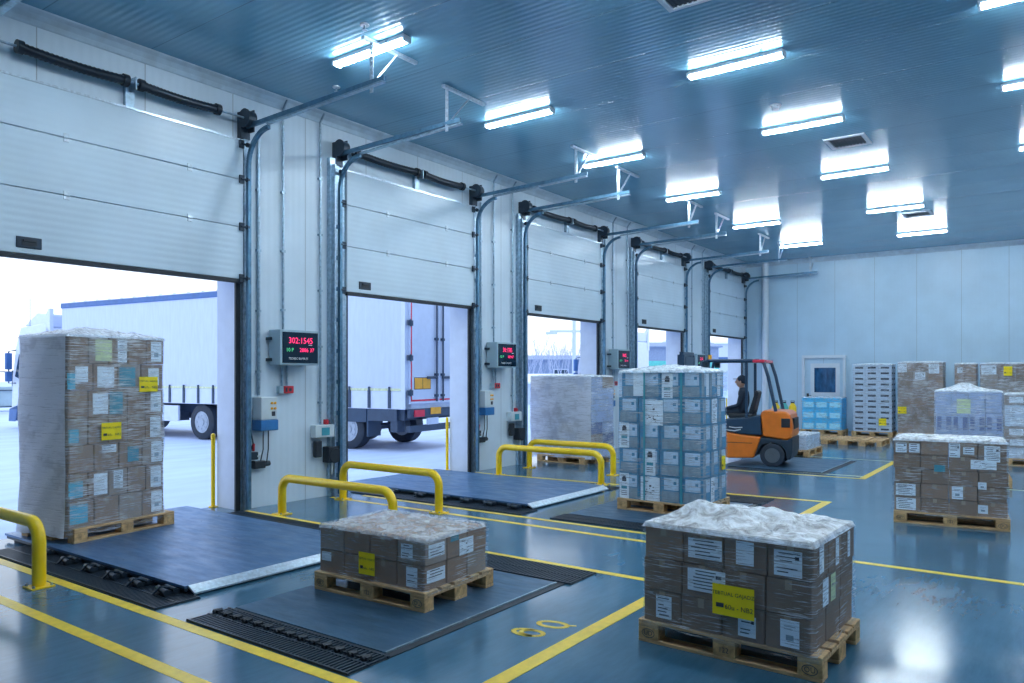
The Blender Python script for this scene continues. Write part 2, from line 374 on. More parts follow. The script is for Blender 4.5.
# ------------------------------------------------------------------ wall equipment between the doors
def pillar(i, xr):
    side = 'between the %s and %s doors' % (ordn[i], ordn[i+1])
    if True:
        d = empty('display_board', (xr+.77, WY, 1.885)); tag(d, 'grey box with red digital display on the wall ' + side, 'display')
        w_, h_, dp = .64 if i == 0 else .61, .47, .27
        MB().box(-w_/2, w_/2, -dp, -.03, 0, h_).build('housing', 'boxgrey', d, bevel=.008)
        MB().box(-w_/2-.03, -w_/2+.02, -.10, 0, .05, .09).box(-w_/2-.03, -w_/2+.02, -.10, 0, .33, .37).box(-.2, .2, -.05, 0, .1, .3).build('wall_bracket', 'dark', d)
        s = MB().box(-w_/2+.035, w_/2-.02, -dp-.006, -dp+.002, .025, h_-.03).build('screen', 'screen', d)
        t = MB(); yy = -dp-.009
        big = ['302:1545', '30:1785', '18:02', '22:10'][i]; sm = ['2886 37', '40947', '20 14', '31 20'][i]
        text(t, big, (.01, yy, .325), (1,0,0), (0,0,1), .115, wscale=.95 if i == 0 else .8); t.build('time_digits', 'led_red', s); t = MB(); text(t, sm, (.11, yy, .20), (1,0,0), (0,0,1), .075)
        t.build('count_digits', 'led_red', s)
        t = MB(); text(t, '10 P', (-.17, yy, .20), (1,0,0), (0,0,1), .07); t.build('green_digits', 'led_green', s)
        t = MB(); text(t, 'TEDBEC BAMR.FS', (-.03, yy, .085), (1,0,0), (0,0,1), .042); t.box(.14, .2, yy, yy+.001, .268, .276); t.build('caption', 'led_white', s)
    # alarm switch under the display
    x = xr+.68
    a = empty('alarm_switch', (x, WY, 1.50)); tag(a, 'small red alarm switch below the display ' + side, 'switch')
    MB().box(-.09, -.02, -.07, 0, 0, .10).build('grey_case', 'boxgrey', a, bevel=.005); MB().box(-.02, .14, -.08, 0, 0, .10).build('red_case', 'red', a, bevel=.008)
    MB().box(.0, .03, -.085, -.08, .02, .08).box(.06, .10, -.085, -.08, .03, .07).build('button', 'ink', a)
    # control box with blue base
    x = xr+.33
    c = empty('door_control_box', (x, WY, 1.02)); tag(c, 'light grey door control box with blue base ' + side, 'control box')
    MB().box(-.12, .13, -.20, 0, .14, .44).build('housing', 'boxlight', c, bevel=.012)
    MB().box(-.13, .14, -.21, 0, 0, .14).build('base', 'boxblue', c, bevel=.01)
    bt = MB()
    for zz in (.36, .29): bt.cyl((.04, -.20, zz), (.04, -.215, zz), .016, 12); bt.cyl((.09, -.20, zz), (.09, -.215, zz), .016, 12)
    bt.build('button', 'amber', c); MB().box(.04, .09, -.208, -.20, .19, .25).build('keypad', 'ink', c)
    MB().tube([(-.02,-.1,0), (-.02,-.1,-.25), (-.05,-.08,-.42)], .008, 8).tube([(.06,-.1,0), (.06,-.1,-.25), (.05,-.08,-.42)], .008, 8).build('cable', 'dark', c)
    s = empty('socket_pair', (x-.02, WY, .52)); tag(s, 'black twin power socket below the control box ' + side, 'socket')
    MB().box(-.12, .05, -.09, 0, 0, .10).build('socket_body', 'black', s, bevel=.01); MB().cyl((.05,-.05,.05), (.13,-.05,.055), .035, 12).build('plug', 'black', s)
    # lever with red handle at the jamb
    l = empty('release_lever', (xr+.14, WY, .68)); tag(l, 'dark release lever with red grip beside the door track ' + side, 'lever')
    MB().box(-.04, .12, -.07, 0, -.04, .06).build('lever_body', 'dark', l, bevel=.01)
    MB().tube([(.0,-.06,.05), (.03,-.08,.18), (.0,-.07,.36)], .009, 8).build('pull_cord', 'dark', l)
    MB().tube([(.05,-.06,.08), (.03,-.09,.17)], .018, 10).build('grip', 'red', l); MB().cyl((.10,-.05,.0), (.17,-.05,.02), .022, 10).build('cable_gland', 'lever', l)
    # white junction box near next door's track
    x = DL[i+1]-.40
    j = empty('junction_box', (x, WY, .86)); tag(j, 'small pale junction box with teal window ' + side, 'junction box')
    MB().box(-.19, .17, -.12, 0, 0, .18).build('housing', 'boxlight', j, bevel=.01); MB().box(-.08, .06, -.126, -.12, .03, .14).build('window', 'teal', j)
    MB().box(.05, .10, -.05, 0, .18, .25).cyl((.075,-.05,.215), (.075,-.07,.215), .018, 10).build('pilot_light', 'red', j)
    k = empty('handset', (x-.12, WY, .58)); tag(k, 'black hanging handset under the junction box ' + side, 'handset')
    MB().box(-.05, .07, -.10, -.03, 0, .24).box(-.02, .04, -.035, .002, .08, .16).build('handset_body', 'black', k, bevel=.02)
    k = empty('cable_reel', (x+.15, WY, .44)); tag(k, 'dark cable winder fixed low beside the door track ' + side, 'cable reel')
    MB().box(-.12, .12, -.14, 0, .05, .28).cyl((0,-.15,.15), (0,-.05,.15), .11, 18).build('reel_body', 'black', k, bevel=.01)
    MB().tube([(-.02,-.1,.08), (-.03,-.1,-.05), (-.02,-.09,-.12)], .014, 8).build('plug', 'boxlight', k)
    # conduits
    for q, (cx, z0, z1, r) in enumerate([(xr+.68, 2.32, 5.36, .016), (xr+.29, 1.48, 4.9, .022), (DL[i+1]-.43, 1.04, 5.36, .016), (DL[i+1]-.22, .2, 4.75, .02)]):
        t = MB(); t.cyl((cx, WY-.03, z0), (cx, WY-.03, z1), r, 10)
        for zz in [z0+.3+k*.8 for k in range(int((z1-z0)/.8))]: t.box(cx-.03, cx+.03, WY-.045, WY, zz, zz+.03)
        if q in (0, 2): t.cyl((cx, WY-.03, z1), (cx, WY-.12, CZ-.02), r, 10)
        tag(t.build('conduit', ['galv'][0], smooth=True), ['thin grey conduit above the display', 'grey conduit down to the control box', 'thin conduit down to the junction box', 'galvanised conduit nearest the right-hand door track'][q] + ' ' + side, 'conduit')
    t = MB().tube([(xr+.66, WY-.03, 1.60), (xr+.66, WY-.03, 1.88)], .016, 8).tube([(xr+.74, WY-.03, 1.60), (xr+.74, WY-.03, 1.88)], .016, 8)
    tag(t.build('short_conduit', 'galv'), 'pair of short conduits linking alarm switch and display ' + side, 'conduit')
    # emergency lamp stub
    t = MB().box(DL[i+1]-.5, DL[i+1]-.44, WY-.05, WY, 4.95, 5.03)
for i in range(4): pillar(i, DR[i]-.04)
t = MB(); t.cyl((BX-.22, 7.86, 0), (BX-.22, 7.86, CZ), .10, 20)
for zz in (1.4, 3.2, 4.9): t.cyl((BX-.22, 7.86, zz), (BX-.22, 7.86, zz+.05), .112, 20)
tag(t.build('downpipe', 'white', smooth=True), 'thick pale vertical pipe in the far corner by the back wall', 'pipe')
# small door with window in the back wall
d = empty('door_6', (BX, 6.08, 0)); struct(d)
f = MB(); f.box(-.10, 0, -.66, -.58, 0, 2.28).box(-.10, 0, .58, .66, 0, 2.28).box(-.10, 0, -.66, .66, 2.28, 2.38).build('door_frame', 'white', d)
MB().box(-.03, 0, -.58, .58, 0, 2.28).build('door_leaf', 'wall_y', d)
MB().box(-.055, -.03, -.48, .40, 1.08, 2.12).box(-.055, -.03, -.48, .40, 1.0, 1.08).build('window_frame', 'white', d)
MB().box(-.062, -.055, -.36, .28, 1.20, 1.98).build('pane', 'winblue', d)
MB().box(-.06, -.03, .45, .52, .98, 1.16).cyl((-.06, .485, 1.1), (-.12, .485, 1.1), .012, 8).beam((-.12, .485, 1.1), (-.12, .36, 1.1), .02, .02).build('handle', 'black', d)

# ------------------------------------------------------------------ ceiling
LX = [3.2, 6.06, 8.88, 11.60, 14.86, 18.6, 22.2]; LYS = [6.40, 3.20, .13, -3.3]
rown = ['row nearest the doors', 'second row from the doors', 'third row from the doors', 'fourth row from the doors']
proto = None
for r, ly in enumerate(LYS):
    for k, lx in enumerate(LX):
        if proto is None:
            proto = empty('ceiling_light')
            MB().box(-.055, .055, -.57, .57, -.03, .02).build('light_housing', 'white', proto, bevel=.01)
            MB().prism([(-.05,-.03), (.05,-.03), (.045,-.055), (.02,-.068), (-.02,-.068), (-.045,-.055)], 1, -.555, .555).build('diffuser', 'tube', proto)
            for e in (-.575, .575): MB().box(-.06, .06, e-.012, e+.012, -.065, 0).build('end_cap', 'white', proto)
            MB().box(-.07, .07, -.35, -.31, -.034, 0).build('mounting_clip', 'galv', proto)
            o = proto
        else: o = copy_tree(proto)
        o.location = (lx, ly - (lx-6)*[.028,.018,.018,.018][r], CZ-.02)
        tag(o, 'lit linear ceiling light, %s from the front in the %s' % (ordn[k], rown[r]), 'light', 'linear ceiling lights')
for q, (vx, vy) in enumerate([(6.95, 2.95), (12.95, 2.75), (19.75, 2.68)]):
    v = empty('air_vent', (vx, vy, CZ)); tag(v, 'square ceiling air vent, %s' % ['nearest the camera', 'beside the second row of lights', 'farthest back'][q], 'vent')
    MB().box(-.3, .3, -.3, -.24, -.025, 0).box(-.3, .3, .24, .3, -.025, 0).box(-.3, -.24, -.24, .24, -.025, 0).box(.24, .3, -.24, .24, -.025, 0).build('vent_frame', 'white', v, bevel=.004)
    s = MB().box(-.24, .24, -.24, .24, -.004, 0)
    for k in range(9): yy = -.21+k*.052; s.beam((-.24, yy, -.014), (.24, yy, -.014), .03, .004)
    s.build('grille', 'dark', v)
t = empty('smoke_detector', (10.65, 3.2, CZ)); tag(t, 'small round white smoke detector on the ceiling', 'smoke detector')
MB().cyl((0,0,-.02), (0,0,0), .075, 24).build('base', 'white', t, smooth=True); MB().cyl((0,0,-.06), (0,0,-.02), .045, 24, r2=.06).build('sensor_head', 'white', t, smooth=True)
MB().box(-.05,.05,-.05,.05,-.032,-.028).build('sensing_slot','dark',t)
for q, (sx, sy) in enumerate([(6.62, 7.62), (5.62, 6.02)]):
    t = empty('sprinkler_head', (sx, sy, CZ)); tag(t, 'tiny sprinkler head on the ceiling ' + ['above the gap between the first two doors', 'beside the nearest ceiling light'][q], 'sprinkler')
    MB().cyl((0,0,-.015), (0,0,0), .05, 16).build('escutcheon', 'white', t, smooth=True); MB().cyl((0,0,-.06), (0,0,-.015), .012, 10).cyl((0,0,-.065), (0,0,-.06), .03, 12).build('nozzle', 'galv', t)

# ------------------------------------------------------------------ floor markings
def fline(a, b, w, label, m='line', z=.002):
    a, b = Vector((*a, 0)), Vector((*b, 0)); d = (b-a).normalized(); n = Vector((-d.y, d.x, 0))*w/2
    vs = [a-n, b-n, b+n, a+n]; mb = MB(); mb.add([(v.x, v.y, 0) for v in vs] + [(v.x, v.y, z) for v in vs], [(3,2,1,0),(4,5,6,7),(0,1,5,4),(1,2,6,5),(2,3,7,6),(3,0,4,7)])
    tag(mb.build('floor_line', m), label, 'floor line')
fline((2.93,2.55), (2.93,8.55), .09, 'yellow floor line along the left side of the first bay')
fline((2.43,-1), (2.43,8.4), .09, 'yellow floor line nearest the camera at the lower left')
fline((5.90,2.64), (5.87,8.5), .08, 'yellow floor line along the right side of the first bay')
fline((7.25,2.66), (7.25,8.45), .08, 'outer yellow line left of the second bay')
fline((7.62,-1.5), (7.62,8.2), .08, 'long yellow line crossing to the right foreground', z=.0025)
fline((2.93,2.6), (11.03,2.6), .11, 'wide yellow line running diagonally behind the nearest pallet', z=.003)
fline((10.98,2.655), (10.58,8.5), .09, 'yellow floor line along the right side of the second bay')
fline((13.78,2.75), (13.45,8.3), .07, 'yellow line in front of the forklift platform')
fline((14.1,2.75), (13.85,8.3), .05, 'thin pale line between yellow line and forklift platform', 'pale_line')
fline((13.75,2.7), (16.95,2.7), .11, 'yellow line closing the forklift bay on the right', z=.003)
fline((16.9,2.755), (16.95,8.2), .05, 'thin pale line beyond the forklift platform', 'pale_line')
fline((13.8,-1.5), (13.8,1.4), .06, 'pale floor line at the far right behind the brown pallet', 'pale_line')
# painted characters
def floor_char(t, x, y, sz, label):
    mb = MB(); ring = [(cos(q), sin(q)) for q in [k*2*pi/28 for k in range(28)]]
    def stroke(pts, w):
        for p, q in zip(pts, pts[1:]):
            p, q = Vector(p), Vector(q)
            if (q-p).length > 1e-5: mb.beam((p.x, p.y, .0012), (q.x, q.y, .0012), w, .0024)
    ux_, uy_ = Vector((.20,-.98)), Vector((.98,.20))   # letter rows follow the aisle
    def W(u, v): p = ux_*u*sz + uy_*v*sz; return (x+p.x, y+p.y)
    if t == '0': stroke([W(.62*cos(q), .34*sin(q)) for q in [k*2*pi/28 for k in range(29)]], .034); stroke([W(.60,.1), W(.95,.22)], .016)
    else:
        stroke([W(.16+.46*cos(q), .32*sin(q)) for q in [k*2*pi/28 for k in range(29)]], .034); stroke([W(.3,-.31), W(0,-.36), W(-.3,-.33), W(-.58,-.16), W(-.66,.06), W(-.52,.24), W(-.2,.34), W(.1,.33)], .034)
    tag(mb.build('painted_digit', 'line'), label, 'floor marking')
floor_char('6', 4.225, 2.925, .17, 'yellow digit 6 painted on the floor beside the wide yellow line')
floor_char('0', 4.46, 2.88, .17, 'yellow digit 0 painted on the floor beside the 6')

# ------------------------------------------------------------------ dock plates, platforms, gratings
def grate(x0, x1, y0, y1, label, chain=None, pitch=.035):
    g = empty('floor_grate', ((x0+x1)/2, (y0+y1)/2, 0)); tag(g, label, 'floor grating'); hx, hy = (x1-x0)/2, (y1-y0)/2
    MB().box(-hx, hx, -hy, hy, 0, .004).build('tray', 'black', g)
    b = MB(); n = int((y1-y0)/pitch)
    for k in range(n): yy = -hy+(k+.5)*(y1-y0)/n; b.box(-hx+.01, hx-.01, yy-.008, yy+.008, .004, .014)
    for xx in (-hx+.01, 0, hx-.01): b.box(xx-.007, xx+.007, -hy, hy, .004, .016)
    b.build('bars', 'dark', g)
    if chain is not None:
        c = MB().box(chain-.008, chain+.008, -hy+.04, hy-.04, .014, .022)
        for k in range(int((y1-y0)/.12)):
            yy = -hy+.08+k*.12; c.box(chain-.02, chain+.02, yy-.03, yy+.03, .014, .035); c.cyl((chain-.035, yy, .025), (chain+.035, yy, .025), .014, 8)
        c.build('roller_chain', 'black', g)
def dock(i, x0, nm):
    x1 = x0+2.06; h = .075
    d = empty('dock_plate', ((x0+x1)/2, 7.05, 0)); tag(d, 'raised steel dock plate with bright sloping lip in the %s doorway' % nm, 'dock plate'); o = (-(x0+x1)/2, -7.05, 0)
    def P(mb, n, m, **k): q = mb.build(n, m, d, **k); q.location = o; return q
    P(MB().box(x0, x1, 5.62, 9.05, h-.022, h), 'deck', 'plate')
    P(MB().prism([(5.62,h), (5.53,.030), (5.53,.016), (5.62,h-.022)], 0, x0+.03, x1), 'lip', 'trackl')
    P(MB().box(x0+.07, x1-.07, 5.70, 9.0, 0, h-.022), 'underframe', 'black')
    P(MB().box(x0+.0, x0+.025, 5.62, 9.0, .028, h-.022), 'side_skirt', 'dark'); P(MB().box(x1-.02, x1, 5.62, 9.0, .028, h-.022), 'side_skirt', 'dark')
    for k, yy in enumerate((5.75, 6.15, 6.55, 6.95, 7.4, 7.95)):
        t = MB(); xx = x0-.07
        t.box(xx-.05, xx+.07, yy-.06, yy+.03, .016, .045).cyl((xx-.06, yy-.09, .045), (xx-.03, yy+.09, .05), .022, 10).cyl((xx+.02, yy-.08, .05), (xx+.02, yy+.06, .055), .018, 10)
        t.tube([(xx-.09, yy+.05, .018), (xx-.05, yy+.02, .07), (xx+.01, yy-.02, .06)], .010, 8); P(t, 'hinge_bracket', 'dark', smooth=True)
dock(0, 3.33, 'first'); dock(1, 8.06, 'second')
grate(2.99, 3.36, 5.45, 8.55, 'black floor grating along the left edge of the first dock plate')
grate(5.44, 5.80, 5.5, 8.5, 'black floor grating along the right edge of the first dock plate')
grate(2.99, 3.34, 3.35, 5.03, 'black slatted floor grating with chain left of the low pallet platform', chain=.05)
grate(5.38, 5.82, 3.30, 4.98, 'black slatted floor grating right of the low pallet platform')
grate(7.70, 8.08, 5.45, 8.55, 'black floor grating along the left edge of the second dock plate')
grate(10.15, 10.46, 5.5, 8.5, 'black floor grating along the right edge of the second dock plate')
grate(7.72, 8.06, 3.35, 5.03, 'black slatted floor grating left of the blue-case pallet')
grate(10.2, 10.75, 3.25, 4.9, 'black slatted floor grating right of the blue-case pallet')
def platform(x0, x1, y0, y1, label, bw=.07):
    d = empty('floor_platform', ((x0+x1)/2, (y0+y1)/2, 0)); tag(d, label, 'platform'); hx, hy = (x1-x0)/2, (y1-y0)/2
    MB().box(-hx, hx, -hy, hy, 0, .012).build('deck', 'platform', d)
    MB().box(-hx-.0, hx+.0, -hy-bw, -hy, 0, .006).box(hx, hx+.03, -hy-bw, hy, 0, .006).box(-hx-.03, -hx, -hy-bw, hy, 0, .006).build('edge_channel', 'black', d)
    MB().box(-hx, hx, -hy-.008, -hy+.01, .0, .016).build('edge_trim', 'galv', d)
platform(3.37, 5.35, 3.42, 5.0, 'dark steel floor platform under the low brown-box pallet')
platform(8.10, 10.16, 3.36, 5.0, 'dark steel floor platform under the blue-case pallet')
platform(14.15, 16.45, 3.45, 5.3, 'dark steel floor platform the forklift drives over', .11)
fline((13.98,3.35), (13.98,8.2), .14, 'dark strip along the near edge of the forklift platform', 'black', .004)

# ------------------------------------------------------------------ yellow barriers
def barrier(x, y0, y1, h, label):
    b = empty('safety_barrier', (x, (y0+y1)/2, 0)); tag(b, label, 'barrier'); L = (y1-y0)/2; r = .16
    pts = [(0,-L,0), (0,-L,h-r)] + [(0, -L+r*(1-cos(q)), h-r+r*sin(q)) for q in [k*pi/2/7 for k in range(1, 8)]]
    pts += [(0, -p[1], p[2]) for p in reversed(pts)]
    MB().tube(pts, .052, 20).build('hoop', 'yellow', b, smooth=True)
    for s in (-L, L):
        f = MB().box(-.09, .09, s-.09, s+.09, 0, .014).build('base_plate', 'yellow', b, bevel=.004)
        bt = MB()
        for u in (-.068, .068):
            for v in (-.068, .068): bt.cyl((u, s+v, .014), (u, s+v, .032), .011, 6)
        bt.build('bolt', 'galv', f)
barrier(2.76, 6.82, 8.35, .53, 'yellow hoop barrier cut by the left edge beside the first dock plate')
barrier(6.0, 5.98, 7.92, .46, 'front yellow hoop barrier between the first two doorways')
barrier(7.22, 6.38, 8.17, .50, 'rear yellow hoop barrier between the first two doorways')
barrier(10.55, 5.9, 7.93, .50, 'front yellow hoop barrier between the second and third doorways')
barrier(11.73, 6.32, 8.1, .50, 'rear yellow hoop barrier between the second and third doorways')

# ------------------------------------------------------------------ pallets and loads
pal_proto = None
def pallet(x, y, rz, label, z=0, stamp=False):
    """euro pallet, 1.2 m along local y, 0.8 m along local x"""
    global pal_proto
    if pal_proto is None:
        p = empty('wooden_pallet'); pal_proto = p
        for xc, w_ in ((-.3275,.145), (-.17,.10), (0,.145), (.17,.10), (.3275,.145)): MB().box(xc-w_/2, xc+w_/2, -.6, .6, .122, .144).build('deck_board', 'wood', p, bevel=.003, seg=1)
        for yc in (-.5275, 0, .5275): MB().box(-.4, .4, yc-.0725, yc+.0725, .100, .122).build('stringer_board', 'wood', p, bevel=.003, seg=1)
        for xc, w_ in ((-.35,.10), (0,.145), (.35,.10)):
            MB().box(xc-w_/2, xc+w_/2, -.6, .6, 0, .022).build('bottom_board', 'wood', p, bevel=.003, seg=1)
            for yc in (-.5275, 0, .5275): MB().box(xc-w_/2, xc+w_/2, yc-.0725, yc+.0725, .022, .100).build('block', 'wood2', p, bevel=.004, seg=1)
        o = p
    else: o = copy_tree(pal_proto)
    for c in list(o.children):
        if c is not None and any(k.name.startswith('stamp') for k in c.children):
            for k in list(c.children): bpy.data.objects.remove(k)
    o.location = (x, y, z); o.rotation_euler.z = rz; tag(o, label, 'pallet')
    if stamp:
        bl = [c for c in o.children if c.name.startswith('block')]
        for k, (yc, tx) in enumerate(((.5275,'UD'), (0,'122'), (-.5275,'OU'))):
            m = MB()
            if k != 1:
                pts = [(-.4005, yc+.045*cos(q), .061+.028*sin(q)) for q in [j*2*pi/20 for j in range(21)]]
                m.tube(pts, .0022, 4)
            text(m, tx, (-.401, yc, .061), (0,-1,0), (0,0,1), .045); m.build('stamp', 'ink', bl[2-k])
    return o

_cm = {}
def cmesh(key, fn, *mats):
    if key not in _cm:
        mb = fn(); me = bpy.data.meshes.new(key if isinstance(key, str) else key[0]); me.from_pydata(mb.v, [], mb.f)
        for m in mats: me.materials.append(M[m])
        me.polygons.foreach_set('material_index', mb.m); me.update(); _cm[key] = me
    return _cm[key]
def lab_mesh(face, sx, sy, sz, u, v, w_, h_, style):
    """label on a carton face. face 'x' = local -x side (u runs along -y), 'y' = local -y side (u runs along +x)"""
    off = .024 if style == 'yellow' else 0
    if face == 'x': f = lambda p, q, d: (-sx/2-.0045-d-off, -((u+p)-.5)*sy, (v+q)*sz); ax, ay, W_ = Vector((0,-1,0)), Vector((0,0,1)), sy
    else: f = lambda p, q, d: (((u+p)-.5)*sx, -sy/2-.0045-d-off, (v+q)*sz); ax, ay, W_ = Vector((1,0,0)), Vector((0,0,1)), sx
    mb = MB(); hw, hh = w_/2, h_/2
    def quad(p0, p1, q0, q1, d, m):
        a = [f(p0,q0,d), f(p1,q0,d), f(p1,q1,d), f(p0,q1,d)]; b = [f(p0,q0,d-.001), f(p1,q0,d-.001), f(p1,q1,d-.001), f(p0,q1,d-.001)]
        mb.add(b+a, [(3,2,1,0),(4,5,6,7),(0,1,5,4),(1,2,6,5),(2,3,7,6),(3,0,4,7)], m)
    quad(-hw, hw, -hh, hh, 0, 0)
    rnd = random.Random(int((u*7+v*13+w_*17+h_*5+sz*3)*1000))
    if style == 'yellow':
        text(mb, 'TEBTUAL GAJADZ', f(0, hh*.42, .0012), ax, ay, w_*W_*.125, 1); text(mb, '60u - NB2', f(hw*.28, -hh*.42, .0012), ax, ay, w_*W_*.16, 1)
        quad(-hw*.82, -hw*.45, -hh*.50, -hh*.22, .001, 1)
    elif style == 'text':
        n = max(3, int(h_*sz/.022)); 
        for k in range(n):
            q = hh*.82 - k*(h_*.88)/n; e = -hw*.85 + rnd.random()*hw*.3; ln = hw*(.7+rnd.random()*.9)
            if rnd.random() < .8: quad(e, min(e+ln, hw*.88), q-h_*.16/n*1.6, q, .001, 1)
        if rnd.random() < .5: quad(hw*.5, hw*.8, hh*.3, hh*.6, .001, 1)
    elif style == 'logo':
        quad(-hw*.45, hw*.45, hh*.35, hh*.68, .001, 1); quad(-hw*.6, hw*.6, -hh*.25, -hh*.02, .001, 2); quad(-hw*.3, hw*.3, hh*.65, hh*.8, .001, 1)
        for k in range(3): quad(-hw*.6, hw*.6, -hh*(.45+k*.15), -hh*(.40+k*.15), .001, 1)
    elif style == 'grid':
        for k in range(9): 
            p = -hw*.75+rnd.random()*hw*1.2; q = -hh*.8+rnd.random()*hh*1.4; quad(p, p+hw*.3*rnd.random()+.02, q, q+hh*.07, .001, 1)
        quad(-hw*.1, hw*.12, hh*.2, hh*.35, .001, 1); quad(-hw*.7, -hw*.2, hh*.6, hh*.66, .001, 1)
    elif style == 'code':
        quad(-hw*.4, hw*.4, -hh*.5, -hh*.1, .001, 1); quad(-hw*.6, hw*.6, hh*.5, hh*.56, .001, 1); quad(-hw*.6, hw*.3, hh*.3, hh*.35, .001, 1)
    return mb
LM = {'yellow': ('ylabel','ink','ink'), 'text': ('paper','ink','ink'), 'logo': ('paper','ink','teal'), 'grid': ('paper','ink','ink'), 'code': ('paper','crate_g','ink'), 'blank': ('paper','ink','ink'), 'pyel': ('pyel','ink','ink'), 'teal': ('teal','ink','ink'), 'cyan': ('cyan','ink','ink')}
def add_label(c, size, spec):
    face, u, v, w_, h_, style = spec; k = ('paper_label', face, size, u, v, w_, h_, style)
    return link('paper_label', cmesh(k, lambda: lab_mesh(face, *size, u, v, w_, h_, style), *LM[style]), c)
def box_bm(sx, sy, sz):
    r = .006; mb = MB(); 
    ring = [(-sx/2+r,-sy/2),(sx/2-r,-sy/2),(sx/2,-sy/2+r),(sx/2,sy/2-r),(sx/2-r,sy/2),(-sx/2+r,sy/2),(-sx/2,sy/2-r),(-sx/2,-sy/2+r)]
    mb.prism(ring, 2, .001, sz-.001); return mb
def stack(px, py, rz, z0, nx, ny, nz, LX_, LY_, hz, kind, nm, group, mats, labels={}, tape=True, zshift=None, jit=.006, extra=None, inset={}, oname='carton', cat_='box', far=False):
    """cartons on a pallet: perimeter columns of every layer and the whole top layer. front = local -x face (columns counted along -y), end = local -y face"""
    nyl = ny if hasattr(ny, '__len__') else [ny]*nz
    rnd = random.Random(hash(nm) % 1 + len(nm))
    lay = lambda k: 'bottom' if k == 0 else ('top' if k == nz-1 else ordn[nz-1-k]+'-from-top')
    M4 = Matrix.Translation((px, py, z0)) @ Matrix.Rotation(rz, 4, 'Z')
    z = 0
    for k in range(nz):
        sz = hz[k] if hasattr(hz, '__len__') else hz
        ins = inset.get(k, 0); ny = nyl[k]; sx, sy = LX_/nx, LY_/ny; lj = rnd.uniform(-.008, .008) if jit < .01 else 0
        for i in range(nx):
            for j in range(ny):
                vis = i == 0 or j == ny-1 or (not far and j == 0) or (k == nz-1 and not far)
                if not vis: continue
                s = (round(sx*(1-ins)-.008, 4), round(sy*(1-ins)-.008, 4), round(sz-.005, 4)); mt = mats[rnd.randrange(len(mats))]
                me = cmesh(('carton', s, mt), lambda: box_bm(*s), mt)
                lx = (-LX_/2+(i+.5)*sx)*(1-ins) + rnd.uniform(-jit, jit)*.5; ly = (LY_/2-(j+.5)*sy)*(1-ins) + rnd.uniform(-jit, jit)*.3 + lj
                w = M4 @ Vector((lx, ly, z)); c = link(oname, me, None, w, rz)
                if i == 0: lb = '%s, %s from left, %s layer, %s' % (kind, ordn[j], lay(k), nm)
                elif j == ny-1: lb = '%s, right end %s, %s layer, %s' % (kind, 'middle' if i < nx-1 else 'rear', lay(k), nm)
                elif j == 0: lb = '%s, left end %s, %s layer, %s' % (kind, 'middle' if i < nx-1 else 'rear', lay(k), nm)
                else: lb = '%s behind the front ones, %s layer, %s' % (kind, lay(k), nm)
                tag(c, lb, cat_, group)
                if tape and k == nz-1 or (tape and (i == 0 or j == ny-1)):
                    link('tape', cmesh(('tape', s), lambda: MB().box(-s[0]/2-.001, s[0]/2+.001, -.02, .02, s[2]-.001, s[2]+.0005).box(-s[0]/2-.001, -s[0]/2+.0, -.02, .02, s[2]*.72, s[2]), 'tape'), c)
                if extra: extra(c, s, i, j, k)
                for spec in labels.get((j, k, 'x') if i == 0 else None, []): add_label(c, s, ('x',)+spec)
                if j == ny-1:
                    for spec in labels.get((i, k, 'y'), []): add_label(c, s, ('y',)+spec)
        z += sz
    return z0+z

